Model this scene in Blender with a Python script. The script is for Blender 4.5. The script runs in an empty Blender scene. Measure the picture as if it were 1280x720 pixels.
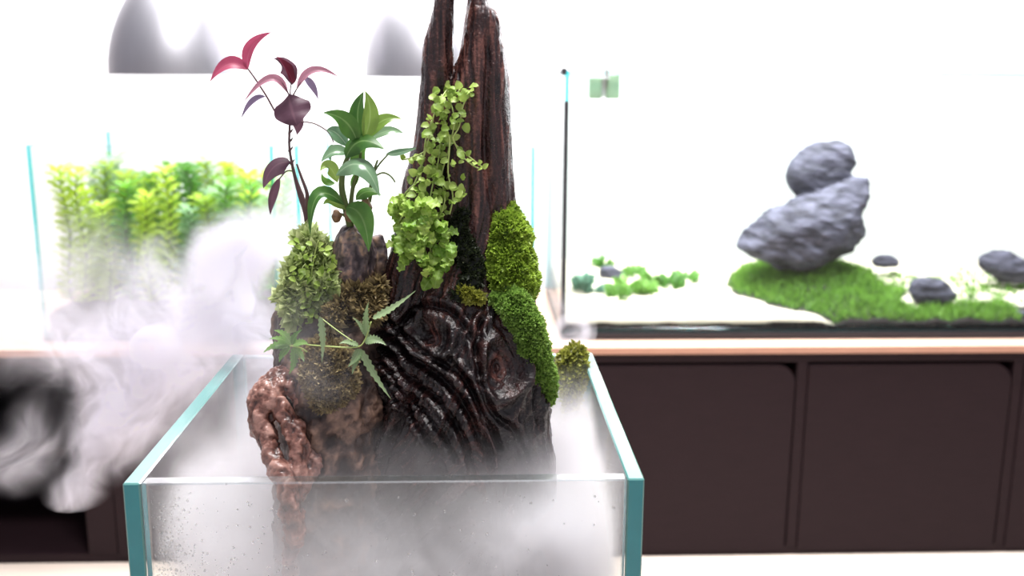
import bpy, bmesh, math, random
import numpy as np
from mathutils import Vector, Matrix
from mathutils.bvhtree import BVHTree

random.seed(7)
rng = np.random.default_rng(11)
S = bpy.context.scene
COL = S.collection

# ------------------------------------------------------------------ camera
CH = 1.0155
PITCH, YAW, ROLL, F = 0.21095, 0.03685, 0.00534, 1278.5
CAM = Vector((0, 0, CH))
_f = Vector((math.sin(YAW) * math.cos(PITCH), math.cos(YAW) * math.cos(PITCH), -math.sin(PITCH)))
_r0 = Vector((math.cos(YAW), -math.sin(YAW), 0))
_u0 = _r0.cross(_f)
RT = _r0 * math.cos(ROLL) + _u0 * math.sin(ROLL)
UP = _u0 * math.cos(ROLL) - _r0 * math.sin(ROLL)
FW = _f
cd = bpy.data.cameras.new('camera')
cam = bpy.data.objects.new('camera', cd)
COL.objects.link(cam)
M = Matrix((RT, UP, -FW)).transposed().to_4x4()
M.translation = CAM
cam.matrix_world = M
cd.sensor_width = 36.0
cd.lens = 36.0 * F / 1280.0
cd.clip_start = 0.02
cd.dof.use_dof = True
cd.dof.focus_distance = 0.68
cd.dof.aperture_fstop = 8.0
S.camera = cam


def ray(px, py):
    return (FW + RT * ((px - 640) / F) + UP * ((360 - py) / F))


def P(px, py, Y):
    d = ray(px, py)
    return CAM + d * (Y / d.y)


def PZ(px, py, z):
    d = ray(px, py)
    return CAM + d * ((z - CH) / d.z)


def mpp(Y):
    return Y * 1.02 / F


# ------------------------------------------------------------------ world, light, exposure
W = bpy.data.worlds.new('world')
S.world = W
W.use_nodes = True
W.node_tree.nodes['Background'].inputs[0].default_value = (0.91, 0.89, 1.0, 1)
W.node_tree.nodes['Background'].inputs[1].default_value = 0.50
S.view_settings.view_transform = 'Standard'
S.view_settings.look = 'None'
S.view_settings.gamma = 1
S.view_settings.use_curve_mapping = False
S.view_settings.exposure = 0.25
S.cycles.transparent_max_bounces = 32
S.cycles.max_bounces = 8
S.cycles.diffuse_bounces = 3
S.cycles.volume_bounces = 4
S.cycles.volume_max_steps = 256
S.cycles.sample_clamp_indirect = 6.0


def area(name, loc, target, sx, sy, power, color=(1, 1, 1), spread=180):
    ld = bpy.data.lights.new(name, 'AREA')
    ld.shape = 'RECTANGLE'
    ld.size, ld.size_y = sx, sy
    ld.energy = power
    ld.color = color
    ld.spread = math.radians(spread)
    o = bpy.data.objects.new(name, ld)
    COL.objects.link(o)
    o.location = loc
    o.rotation_euler = (Vector(target) - Vector(loc)).to_track_quat('-Z', 'Y').to_euler()
    return o


area('overhead_light', (0.05, 0.75, 2.45), (0.0, 0.72, 0.7), 0.7, 0.5, 54, (1.0, 0.98, 0.97))
area('overhead_light', (-0.1, 2.0, 2.5), (0.1, 2.6, 0.9), 2.4, 0.3, 60, (1.0, 0.99, 1.0), 100)  # added wall washer, an unseen source that burns the back wall white

# ------------------------------------------------------------------ helpers
ORG = {}


def link(o, parent=None):
    COL.objects.link(o)
    if parent is not None:
        o.parent = parent
    return o


def tag(o, label=None, cat=None, group=None, kind=None):
    if label:
        o['label'] = label
    if cat:
        o['category'] = cat
    if group:
        o['group'] = group
    if kind:
        o['kind'] = kind
    return o


def thing(name, loc, label, cat, group=None):
    o = bpy.data.objects.new(name, None)
    o.empty_display_size = 0.02
    o.location = loc
    COL.objects.link(o)
    ORG[o.name] = Vector(loc)
    return tag(o, label, cat, group)


def mo(name, verts, faces, mats, parent=None, smooth=True, mi=None, uv=None, org=None):
    """one mesh object from world-space vertices"""
    o0 = ORG[parent.name] if parent is not None else Vector(org if org is not None else (0, 0, 0))
    me = bpy.data.meshes.new(name)
    V = np.asarray([tuple(v) for v in verts], dtype=float) if not isinstance(verts, np.ndarray) else verts
    V = V - np.array(o0)
    me.from_pydata(V.tolist(), [], [tuple(int(i) for i in f) for f in faces])
    if not isinstance(mats, (list, tuple)):
        mats = [mats]
    for m in mats:
        me.materials.append(m)
    if mi is not None:
        me.polygons.foreach_set('material_index', np.asarray(mi, dtype=np.int32))
    if smooth:
        me.polygons.foreach_set('use_smooth', np.ones(len(me.polygons), dtype=bool))
    if uv is not None:
        l = me.uv_layers.new(name='UVMap')
        idx = np.zeros(len(me.loops), dtype=np.int32)
        me.loops.foreach_get('vertex_index', idx)
        l.data.foreach_set('uv', np.asarray(uv, dtype=float)[idx].ravel())
    me.update()
    o = bpy.data.objects.new(name, me)
    if parent is None:
        o.location = o0
    link(o, parent)
    ORG[o.name] = o0
    return o


def from_bm(name, bm, mats, parent=None, smooth=False, org=None):
    vs = [v.co.copy() for v in bm.verts]
    bm.verts.index_update()
    fs = [[v.index for v in f.verts] for f in bm.faces]
    mi = [f.material_index for f in bm.faces]
    bm.free()
    return mo(name, vs, fs, mats, parent, smooth, mi, org=org)


def box_bm(x0, x1, y0, y1, z0, z1, bev=0.0, seg=2):
    bm = bmesh.new()
    bmesh.ops.create_cube(bm, size=1.0)
    for v in bm.verts:
        v.co = Vector((x0 + (v.co.x + .5) * (x1 - x0), y0 + (v.co.y + .5) * (y1 - y0), z0 + (v.co.z + .5) * (z1 - z0)))
    if bev > 0:
        bmesh.ops.bevel(bm, geom=bm.edges[:], offset=bev, segments=seg, affect='EDGES', profile=0.5)
    return bm


def box(name, b, mat, parent=None, bev=0.002, org=None):
    return from_bm(name, box_bm(*b, bev=bev), mat, parent, False, org)


def tube(path, radii, n=8, cap=True):
    """vertices and faces of a tube along points"""
    pts = [Vector(p) for p in path]
    V, Fc = [], []
    ref = Vector((0.3, -0.8, 0.5)).normalized()
    for i, p in enumerate(pts):
        t = (pts[min(i + 1, len(pts) - 1)] - pts[max(i - 1, 0)])
        t = t.normalized() if t.length > 0 else Vector((0, 0, 1))
        a = t.cross(ref)
        if a.length < 1e-3:
            a = t.cross(Vector((1, 0, 0)))
        a.normalize()
        b = t.cross(a).normalized()
        r = radii[i] if hasattr(radii, '__len__') else radii
        for k in range(n):
            q = 2 * math.pi * k / n
            V.append(p + a * (math.cos(q) * r) + b * (math.sin(q) * r))
    for i in range(len(pts) - 1):
        for k in range(n):
            k2 = (k + 1) % n
            Fc.append((i * n + k, i * n + k2, (i + 1) * n + k2, (i + 1) * n + k))
    if cap:
        Fc.append(tuple(range(n))[::-1])
        Fc.append(tuple((len(pts) - 1) * n + k for k in range(n)))
    return V, Fc


def smooth_path(pts, n=6):
    """Catmull-Rom through points (any dimension)"""
    A = [np.array(tuple(p), dtype=float) for p in pts]
    out = []
    for i in range(len(A) - 1):
        p0 = A[max(i - 1, 0)]; p1 = A[i]; p2 = A[i + 1]; p3 = A[min(i + 2, len(A) - 1)]
        for k in range(n):
            t = k / n
            out.append(.5 * ((2 * p1) + (-p0 + p2) * t + (2 * p0 - 5 * p1 + 4 * p2 - p3) * t * t + (-p0 + 3 * p1 - 3 * p2 + p3) * t ** 3))
    out.append(A[-1])
    return out


# ---- numpy value noise
_perm = rng.permutation(4096)
_val = rng.random(4096)


def vnoise(p):
    p = np.asarray(p, dtype=float)
    i = np.floor(p).astype(np.int64)
    f = p - i
    f = f * f * (3 - 2 * f)
    out = np.zeros(len(p))
    for dx in (0, 1):
        for dy in (0, 1):
            for dz in (0, 1):
                h = _val[_perm[(_perm[(_perm[(i[:, 0] + dx) & 4095] + i[:, 1] + dy) & 4095] + i[:, 2] + dz) & 4095]]
                w = (f[:, 0] if dx else 1 - f[:, 0]) * (f[:, 1] if dy else 1 - f[:, 1]) * (f[:, 2] if dz else 1 - f[:, 2])
                out += h * w
    return out


def fbm(p, o=4, g=.5):
    s = np.zeros(len(p)); a = 1; t = 0
    for k in range(o):
        s += a * vnoise(p * 2 ** k + 17.3 * k); t += a; a *= g
    return s / t


def ridge(p, o=3):
    s = np.zeros(len(p)); a = 1; t = 0
    for k in range(o):
        s += a * (1 - np.abs(2 * vnoise(p * 2 ** k + 31.7 * k) - 1)); t += a; a *= .5
    return s / t


def remesh(parts, voxel, smooth_it=2):
    """voxel union of several (verts, faces) shells -> numpy verts, faces"""
    V, Fc = [], []
    for v, f in parts:
        k = len(V)
        V += [tuple(x) for x in v]
        Fc += [tuple(i + k for i in q) for q in f]
    me = bpy.data.meshes.new('tmp')
    me.from_pydata(V, [], Fc)
    o = bpy.data.objects.new('tmp', me)
    COL.objects.link(o)
    m = o.modifiers.new('r', 'REMESH'); m.mode = 'VOXEL'; m.voxel_size = voxel
    if smooth_it:
        s = o.modifiers.new('s', 'SMOOTH'); s.factor = .5; s.iterations = smooth_it
    dg = bpy.context.evaluated_depsgraph_get()
    e = o.evaluated_get(dg)
    em = bpy.data.meshes.new_from_object(e, depsgraph=dg)
    n = len(em.vertices)
    vv = np.zeros(n * 3); em.vertices.foreach_get('co', vv)
    nn = np.zeros(n * 3); em.vertices.foreach_get('normal', nn)
    fs = [tuple(p.vertices) for p in em.polygons]
    bpy.data.objects.remove(o); bpy.data.meshes.remove(me); bpy.data.meshes.remove(em)
    return vv.reshape(-1, 3), nn.reshape(-1, 3), fs


def rows_shell(rows, n=28, sub=4):
    """closed shell from picture rows (py, xl, xr, Y, half depth in m)"""
    R = smooth_path(rows, sub)
    V, Fc = [], []
    for (py, xl, xr, Y, hd) in R:
        a = P(xl, py, Y); b = P(xr, py, Y); c = (a + b) / 2; hw = (b - a).length / 2
        for k in range(n):
            q = 2 * math.pi * k / n
            V.append((c.x + hw * math.cos(q), c.y + hd * math.sin(q), c.z))
    for i in range(len(R) - 1):
        for k in range(n):
            k2 = (k + 1) % n
            Fc.append((i * n + k2, i * n + k, (i + 1) * n + k, (i + 1) * n + k2))
    Fc.append(tuple(range(n)))
    Fc.append(tuple((len(R) - 1) * n + k for k in range(n))[::-1])
    return V, Fc


def attr(o, name, vals):
    a = o.data.attributes.new(name, 'FLOAT', 'POINT')
    a.data.foreach_set('value', np.asarray(vals, dtype=np.float32))


# ------------------------------------------------------------------ materials
def mat(name):
    m = bpy.data.materials.new(name)
    m.use_nodes = True
    nt = m.node_tree
    return m, nt, nt.nodes['Principled BSDF'], nt.nodes['Material Output']


def nd(nt, t, **kw):
    n = nt.nodes.new(t)
    for k, v in kw.items():
        setattr(n, k, v)
    return n


def plain(name, c, rough=.5, var=.15, scale=40, metal=0.0, spec=.5, bump=0.0, stretch=(1, 1, 1)):
    """procedural colour with noise variation"""
    m, nt, b, out = mat(name)
    tc = nd(nt, 'ShaderNodeTexCoord'); mp = nd(nt, 'ShaderNodeMapping')
    mp.inputs['Scale'].default_value = stretch
    nz = nd(nt, 'ShaderNodeTexNoise'); nz.inputs['Scale'].default_value = scale; nz.inputs['Detail'].default_value = 4
    nt.links.new(tc.outputs['Object'], mp.inputs[0]); nt.links.new(mp.outputs[0], nz.inputs['Vector'])
    mx = nd(nt, 'ShaderNodeMix', data_type='RGBA')
    mx.inputs[6].default_value = tuple(x * (1 - var) for x in c) + (1,)
    mx.inputs[7].default_value = tuple(min(1, x * (1 + var)) for x in c) + (1,)
    nt.links.new(nz.outputs['Fac'], mx.inputs[0]); nt.links.new(mx.outputs[2], b.inputs['Base Color'])
    b.inputs['Roughness'].default_value = rough; b.inputs['Metallic'].default_value = metal
    b.inputs['Specular IOR Level'].default_value = spec
    if bump:
        bp = nd(nt, 'ShaderNodeBump'); bp.inputs['Strength'].default_value = bump; bp.inputs['Distance'].default_value = .002
        nt.links.new(nz.outputs['Fac'], bp.inputs['Height']); nt.links.new(bp.outputs[0], b.inputs['Normal'])
    return m


def leafmat(name, c1, c2, trans=.35, rough=.35, vein=True, veincol=None):
    """leaf: base/edge colours, veins from the UVs, translucent"""
    m, nt, b, out = mat(name)
    tc = nd(nt, 'ShaderNodeTexCoord')
    nz = nd(nt, 'ShaderNodeTexNoise'); nz.inputs['Scale'].default_value = 90; nz.inputs['Detail'].default_value = 3
    nt.links.new(tc.outputs['Object'], nz.inputs['Vector'])
    oi = nd(nt, 'ShaderNodeObjectInfo')
    ad = nd(nt, 'ShaderNodeMath', operation='MULTIPLY_ADD'); ad.inputs[1].default_value = .9
    nt.links.new(oi.outputs['Random'], ad.inputs[0])
    sb = nd(nt, 'ShaderNodeMath', operation='SUBTRACT'); sb.inputs[1].default_value = .45
    nt.links.new(nz.outputs['Fac'], sb.inputs[0]); nt.links.new(sb.outputs[0], ad.inputs[2])
    mx = nd(nt, 'ShaderNodeMix', data_type='RGBA')
    mx.inputs[6].default_value = tuple(c1) + (1,); mx.inputs[7].default_value = tuple(c2) + (1,)
    nt.links.new(ad.outputs[0], mx.inputs[0])
    col = mx.outputs[2]
    if vein:
        sp = nd(nt, 'ShaderNodeSeparateXYZ'); nt.links.new(tc.outputs['UV'], sp.inputs[0])
        a = nd(nt, 'ShaderNodeMath', operation='SUBTRACT'); a.inputs[1].default_value = .5
        nt.links.new(sp.outputs[0], a.inputs[0])
        ab = nd(nt, 'ShaderNodeMath', operation='ABSOLUTE'); nt.links.new(a.outputs[0], ab.inputs[0])
        mr = nd(nt, 'ShaderNodeMapRange'); mr.inputs[1].default_value = .015; mr.inputs[2].default_value = .06
        mr.inputs[3].default_value = .38; mr.inputs[4].default_value = 0
        nt.links.new(ab.outputs[0], mr.inputs[0])
        m2 = nd(nt, 'ShaderNodeMix', data_type='RGBA')
        m2.inputs[7].default_value = tuple(veincol or [min(1, x * 1.8 + .03) for x in c2]) + (1,)
        nt.links.new(mr.outputs[0], m2.inputs[0]); nt.links.new(col, m2.inputs[6]); col = m2.outputs[2]
    nt.links.new(col, b.inputs['Base Color'])
    b.inputs['Roughness'].default_value = rough
    tr = nd(nt, 'ShaderNodeBsdfTranslucent'); nt.links.new(col, tr.inputs[0])
    ms = nd(nt, 'ShaderNodeMixShader'); ms.inputs[0].default_value = trans
    nt.links.new(b.outputs[0], ms.inputs[1]); nt.links.new(tr.outputs[0], ms.inputs[2])
    nt.links.new(ms.outputs[0], out.inputs[0])
    return m


def glassmat(name, tint, rough=.02, refl=.02):
    m, nt, b, out = mat(name)
    nt.nodes.remove(b)
    t = nd(nt, 'ShaderNodeBsdfTransparent'); t.inputs[0].default_value = tuple(tint) + (1,)
    g = nd(nt, 'ShaderNodeBsdfGlossy'); g.inputs['Roughness'].default_value = rough
    lw = nd(nt, 'ShaderNodeLayerWeight'); lw.inputs[0].default_value = .5
    pw = nd(nt, 'ShaderNodeMath', operation='POWER'); pw.inputs[1].default_value = 5
    fr = nd(nt, 'ShaderNodeMath', operation='MULTIPLY_ADD'); fr.inputs[1].default_value = .7; fr.inputs[2].default_value = refl
    nt.links.new(lw.outputs['Facing'], pw.inputs[0]); nt.links.new(pw.outputs[0], fr.inputs[0])
    ms = nd(nt, 'ShaderNodeMixShader')
    nt.links.new(fr.outputs[0], ms.inputs[0]); nt.links.new(t.outputs[0], ms.inputs[1]); nt.links.new(g.outputs[0], ms.inputs[2])
    nt.links.new(ms.outputs[0], out.inputs[0])
    return m


def emit(name, c, s):
    m, nt, b, out = mat(name)
    nt.nodes.remove(b)
    e = nd(nt, 'ShaderNodeEmission'); e.inputs[0].default_value = tuple(c) + (1,); e.inputs[1].default_value = s
    nt.links.new(e.outputs[0], out.inputs[0])
    return m


def woodmat(name, c1, c2, c3, rough=.22, spec=.6, scale=300, bd=.0013):
    """wet wood coloured by the 'grain' attribute carried by the mesh"""
    m, nt, b, out = mat(name)
    at = nd(nt, 'ShaderNodeAttribute', attribute_name='grain')
    tc = nd(nt, 'ShaderNodeTexCoord')
    nz = nd(nt, 'ShaderNodeTexNoise'); nz.inputs['Scale'].default_value = scale; nz.inputs['Detail'].default_value = 5
    nt.links.new(tc.outputs['Object'], nz.inputs['Vector'])
    ad = nd(nt, 'ShaderNodeMath', operation='MULTIPLY_ADD'); ad.inputs[1].default_value = .45
    sb = nd(nt, 'ShaderNodeMath', operation='SUBTRACT'); sb.inputs[1].default_value = .5
    nt.links.new(nz.outputs['Fac'], sb.inputs[0]); nt.links.new(sb.outputs[0], ad.inputs[0]); nt.links.new(at.outputs['Fac'], ad.inputs[2])
    cr = nd(nt, 'ShaderNodeValToRGB')
    cr.color_ramp.elements[0].color = tuple(c1) + (1,); cr.color_ramp.elements[0].position = .25
    cr.color_ramp.elements[1].color = tuple(c3) + (1,); cr.color_ramp.elements[1].position = .85
    e = cr.color_ramp.elements.new(.55); e.color = tuple(c2) + (1,)
    nt.links.new(ad.outputs[0], cr.inputs[0]); nt.links.new(cr.outputs[0], b.inputs['Base Color'])
    b.inputs['Specular IOR Level'].default_value = spec
    mr = nd(nt, 'ShaderNodeMapRange'); mr.inputs[3].default_value = rough * .6; mr.inputs[4].default_value = rough * 1.9
    nt.links.new(nz.outputs['Fac'], mr.inputs[0]); nt.links.new(mr.outputs[0], b.inputs['Roughness'])
    bp = nd(nt, 'ShaderNodeBump'); bp.inputs['Strength'].default_value = .7; bp.inputs['Distance'].default_value = bd
    nt.links.new(nz.outputs['Fac'], bp.inputs['Height']); nt.links.new(bp.outputs[0], b.inputs['Normal'])
    return m


MT = {}
MT['wall'] = plain('wall_paint', (.86, .85, .88), .8, .02, 6)
MT['floor'] = plain('pale_wood_floor', (.80, .68, .58), .45, .10, 9, stretch=(1, 6, 1))
MT['wenge'] = plain('wenge_laminate', (.015, .0072, .0092), .6, .22, 14, spec=.15, stretch=(1, 1, 12))
MT['wenge_shade'] = plain('wenge_recess_shade', (.010, .006, .008), .6, .1, 14)  # darker copy of the laminate, recess shade put into the colour
MT['top'] = plain('pale_top_board', (.62, .40, .30), .35, .12, 18, stretch=(1, 8, 8))
MT['front_shade'] = plain('brown_front_shade', (.42, .22, .15), .5, .12, 30)  # front of the top board, its shade put into the colour
MT['glass'] = glassmat('clear_glass', (.985, .995, .99))
MT['edge'] = plain('teal_glass_edge', (.020, .245, .275), .12, .12, 60, spec=.8)
MT['edgetop'] = plain('pale_teal_glass_edge', (.10, .27, .25), .10, .12, 60, spec=.5)
MT['frontedge'] = glassmat('frosted_front_edge', (.80, .86, .86), .25, .30)
MT['paleedge'] = glassmat('thin_glass_edge', (.10, .62, .64), .1, .05)
MT['black'] = plain('black_rubber', (.012, .010, .014), .6)
MT['alu'] = plain('brushed_aluminium', (.36, .355, .38), .45, .05, 60, metal=1.0, stretch=(1, 1, .1))
MT['white'] = plain('white_plastic', (.85, .85, .87), .4, .02)
MT['water'] = glassmat('water_surface', (.97, .99, .98))

# ------------------------------------------------------------------ setting
D = 2.0                       # cabinet front plane
YB = 2.62                     # back wall
box('floor', (-5.0, 5.2, -2.5, YB, -0.05, 0.0), MT['floor'], bev=0)['kind'] = 'structure'
box('wall_back', (-5.0, 5.2, YB, YB + .06, 0.0, 2.7), MT['wall'], bev=0)['kind'] = 'structure'
box('baseboard_back', (-5.0, 5.2, YB - .015, YB, 0.0, .09), MT['white'], bev=.003)['kind'] = 'structure'

ZT = CH - .566                # underside of the top board at the front
TT = .0155


def pxX(px, py=570, Y=D):
    return P(px, py, Y).x


def door_bm(x0, x1, z0, z1, y0, y1, r):
    pts = [(x0, z0), (x1, z0)]
    for k in range(9):
        a = (math.pi / 2) * k / 8
        pts.append((x1 - r + r * math.cos(a), z1 - r + r * math.sin(a)))
    pts.append((x0, z1))
    bm = bmesh.new()
    fa = [bm.verts.new((x, y0, z)) for x, z in pts]
    fb = [bm.verts.new((x, y1, z)) for x, z in pts]
    bm.faces.new(fa); bm.faces.new(fb[::-1])
    n = len(pts)
    for i in range(n):
        j = (i + 1) % n
        bm.faces.new((fa[j], fa[i], fb[i], fb[j]))
    bmesh.ops.bevel(bm, geom=bm.edges[:], offset=.0012, segments=1, affect='EDGES')
    return bm


def cabinet(x0, x1, stiles, label):
    """stiles: x ranges of the uprights; doors fill the bays; bay 'None' is open"""
    t = thing('cabinet', ((x0 + x1) / 2, D, 0), label, 'cabinet')
    box('back_panel', (x0, x1, D + .50, D + .515, 0, ZT), MT['wenge_shade'], t, bev=.001)
    box('bottom_panel', (x0, x1, D + .004, D + .50, 0, .02), MT['wenge'], t, bev=.001)
    box('top_rail', (x0, x1, D + .002, D + .50, ZT - .020, ZT), MT['wenge'], t, bev=.0015)
    for a, b in stiles:
        box('divider', (a, b, D + .002, D + .50, .02, ZT - .020), MT['wenge'], t, bev=.0015)
    return t


sA = (pxX(990), pxX(1003)); sB = (pxX(1256), pxX(1268))
wB = sB[0] - sA[0]
xR0, xR1 = pxX(690), sB[1] + wB
cab = cabinet(xR0, xR1, [(xR0, xR0 + .02), sA, sB, (xR1 - .02, xR1)], 'dark brown cabinet with notched doors under the wide stone aquarium')
for a, b in ((xR0 + .02, sA[0]), (sA[1], sB[0]), (sB[1], xR1 - .02)):
    from_bm('door', door_bm(a + .002, b - .004, .012, ZT - .026, D, D + .016, .038), MT['wenge'], cab)
xL0 = pxX(-260)
st = [(xL0, xL0 + .02), (pxX(100), pxX(137)), (pxX(440), pxX(455)), (xR0 - .024, xR0 - .004)]
cab2 = cabinet(xL0, xR0 - .004, st, 'dark brown cabinet behind the fog, under the leafy planted aquarium')
box('shelf', (xL0 + .02, pxX(100), D + .06, D + .50, .215, .233), MT['wenge_shade'], cab2, bev=.001)
for (a, b) in ((st[1][1], st[2][0]), (st[2][1], st[3][0])):
    from_bm('door', door_bm(a + .002, b - .004, .012, ZT - .026, D, D + .016, .038), MT['wenge'], cab2)
wt = tag(box('worktop', (xL0 - .01, xR1 + .01, D - .006, D + .56, ZT, ZT + TT), MT['top'], None, bev=.003,
        org=(0, D, ZT)), 'pale pinkish wooden board lying along both cabinets under the aquariums', 'worktop')
box('shaded_front', (xL0 - .01, xR1 + .01, D - .0072, D - .0061, ZT + .0005, ZT + TT - .0006), MT['front_shade'], wt, bev=0)  # added strip painting the board front darker than its lit top
ZW = ZT + TT

# ------------------------------------------------------------------ glass tanks


def pane(name, b, axis, parent, thick=True):
    """glass slab: clear on the big faces, teal on the narrow edge faces"""
    bm = box_bm(*b, bev=min(.0009, .2 * (b[1] - b[0]), .2 * (b[3] - b[2])), seg=1)
    for f in bm.faces:
        n = f.normal
        a = (abs(n.x), abs(n.y), abs(n.z))
        if a[axis] > .9:
            f.material_index = 0
        elif a[2] > .6 or max(a) < .9:
            f.material_index = 2
        else:
            f.material_index = 1
    return from_bm(name, bm, [MT['glass'], MT['edge'], MT['edgetop']] if thick is True else [MT['glass'], MT['edge'], MT['frontedge']] if thick == 'front' else [MT['glass'], MT['paleedge'], MT['paleedge']], parent)


def tank(x0, x1, y0, y1, z0, z1, th, label, name='glass_aquarium', water=None, sill=None, thick=False):
    t = thing(name, ((x0 + x1) / 2, (y0 + y1) / 2, z0), label, 'aquarium')
    zb = z0
    if sill:
        box('base_mat', (x0, x1, y0, y1, z0, z0 + sill), MT['black'], t, bev=.001)
        zb = z0 + sill
    pane('base_pane', (x0, x1, y0, y1, zb, zb + th), 2, t, thick)
    e = .0004
    pane('side_pane', (x0, x0 + th, y0, y1, zb + th + e, z1), 0, t, thick)
    pane('side_pane', (x1 - th, x1, y0, y1, zb + th + e, z1), 0, t, thick)
    f = pane('front_pane', (x0 + th + e, x1 - th - e, y0, y0 + th, zb + th + e, z1 - .0003), 1, t, thick and 'front')
    pane('back_pane', (x0 + th + e, x1 - th - e, y1 - th, y1, zb + th + e, z1 - .0003), 1, t, thick)
    if water:
        v = [(x0 + th, y0 + th, water), (x1 - th, y0 + th, water), (x1 - th, y1 - th, water), (x0 + th, y1 - th, water)]
        mo('water_surface', v, [(0, 1, 2, 3)], MT['water'], t)
    return t, f


# the fog cube in front
CX0, CX1, CY0, CY1 = -.2017, .0983, .555, .826
CZ1 = CH - .23255
CZ0 = CZ1 - .30
TH = .0100
tb = thing('side_table', (-.05, .70, 0), 'pale wooden table carrying the fog filled glass cube', 'table')
box('tabletop', (-.30, .20, .45, .93, CZ0 - .028, CZ0 - .0005), MT['top'], tb, bev=.003)
for sx in (-.27, .13):
    for sy in (.48, .86):
        box('leg', (sx, sx + .04, sy, sy + .04, 0, CZ0 - .0285), MT['top'], tb, bev=.003)
cube, cube_front = tank(CX0, CX1, CY0, CY1, CZ0, CZ1, TH, 'open glass cube with thick teal edges, full of fog, holding the driftwood', 'glass_cube', thick=True)

# water drops on the inside of the front pane
dv, df = [], []
oct_f = None
for i in range(1500):
    if rng.random() < .62:
        px = 168 + abs(rng.normal(0, 34)); py = 606 + rng.random() ** .7 * 190
    elif rng.random() < .7:
        px = 200 + rng.random() * 170; py = 600 + 190 * rng.random() ** .5
    else:
        px = 180 + rng.random() * 590; py = 620 + rng.random() * 170
    c = P(px, py, CY0 + TH + .0002)
    if c.x < CX0 + TH + .002 or c.x > CX1 - TH - .002 or c.z > CZ1 - .003:
        continue
    r = .0003 + .0008 * rng.random() ** 3
    k = len(dv); n = 7
    for j in range(n):
        q = 2 * math.pi * j / n
        dv.append((c.x + r * math.cos(q), c.y, c.z + r * math.sin(q) * 1.15))
    for j in range(n):
        q = 2 * math.pi * j / n
        dv.append((c.x + .6 * r * math.cos(q), c.y + r * .5, c.z + .6 * r * math.sin(q) * 1.15 - r * .1))
    dv.append((c.x, c.y + r * .65, c.z - r * .1))
    for j in range(n):
        j2 = (j + 1) % n
        df.append((k + j, k + j2, k + n + j2, k + n + j)); df.append((k + n + j, k + n + j2, k + 2 * n))
MT['drop'] = glassmat('water_drop', (.97, .97, .98), .3, .4)
ORG[cube_front.name] = ORG[cube.name]
tag(mo('condensation', dv, df, MT['drop'], cube_front), kind='stuff')

# soil bed in the cube
gx, gy = np.meshgrid(np.linspace(CX0 + TH + .0005, CX1 - TH - .0005, 60), np.linspace(CY0 + TH + .0005, CY1 - TH - .0005, 54))
gz = CZ0 + .055 + .03 * fbm(np.stack([gx.ravel() * 25, gy.ravel() * 25, 0 * gx.ravel()], 1)).reshape(gx.shape)


def bed(name, gx, gy, gz, zb, m, parent=None, org=(0, 0, 0)):
    h, w = gx.shape
    V = np.concatenate([np.stack([gx.ravel(), gy.ravel(), gz.ravel()], 1), np.stack([gx.ravel(), gy.ravel(), np.full(gx.size, zb)], 1)])
    Fc = []
    n = h * w
    for j in range(h - 1):
        for i in range(w - 1):
            a = j * w + i
            Fc.append((a, a + 1, a + w + 1, a + w)); Fc.append((n + a, n + a + w, n + a + w + 1, n + a + 1))
    for i in range(w - 1):
        Fc.append((i, n + i, n + i + 1, i + 1)); a = (h - 1) * w + i; Fc.append((a + 1, n + a + 1, n + a, a))
    for j in range(h - 1):
        a = j * w; Fc.append((a + w, n + a + w, n + a, a)); a = j * w + w - 1; Fc.append((a, n + a, n + a + w, a + w))
    return mo(name, V, Fc, m, parent, org=org)


MT['soil'] = plain('dark_soil', (.030, .022, .020), .8, .4, 300, bump=.6)
tag(bed('soil', gx, gy, gz, CZ0 + TH + .0012, MT['soil'], org=(-.05, .69, CZ0)), 'dark damp soil bed at the bottom of the foggy glass cube', 'soil', kind='stuff')

# ------------------------------------------------------------------ dark driftwood stump
YS = .690
main = [(-70, 590, 602, YS, .006), (-20, 586, 606, YS, .010), (5, 584, 611, YS, .013), (20, 583, 621, YS, .016), (50, 578, 627, YS, .018), (90, 567, 634, YS, .021),
        (110, 558, 636, YS, .022), (150, 545, 638, YS, .024), (200, 535, 641, YS, .026), (250, 528, 645, YS, .029), (300, 515, 649, YS, .033),
        (340, 503, 655, .688, .038), (370, 492, 664, .684, .044), (400, 480, 674, .680, .050), (430, 473, 681, .677, .054), (470, 466, 687, .674, .057),
        (520, 460, 690, .672, .059), (600, 455, 694, .670, .060), (720, 450, 700, .670, .062), (900, 446, 704, .670, .064)]
prong = [(-70, 556, 568, YS - .004, .006), (-30, 548, 571, YS - .004, .009), (0, 543, 570, YS - .004, .011), (50, 533, 566, YS - .004, .013), (97, 527, 563, YS - .004, .015), (130, 524, 561, YS - .004, .017),
         (167, 521, 560, YS - .004, .019), (217, 508, 560, YS - .004, .022), (260, 499, 560, YS - .006, .024), (310, 489, 552, YS - .008, .027), (360, 479, 545, YS - .012, .03), (420, 476, 540, YS - .016, .03)]
V, N, Fs = remesh([rows_shell(main), rows_shell(prong)], .00115, 3)
s = mpp(.68)
u = (V[:, 0] - P(640, 360, .68).x) / s + 640
v = -(V[:, 2] - P(640, 360, .68).z) / s + 360        # picture-like units, downwards


def sstep(a, b, x):
    t = np.clip((x - a) / (b - a), 0, 1)
    return t * t * (3 - 2 * t)


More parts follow.
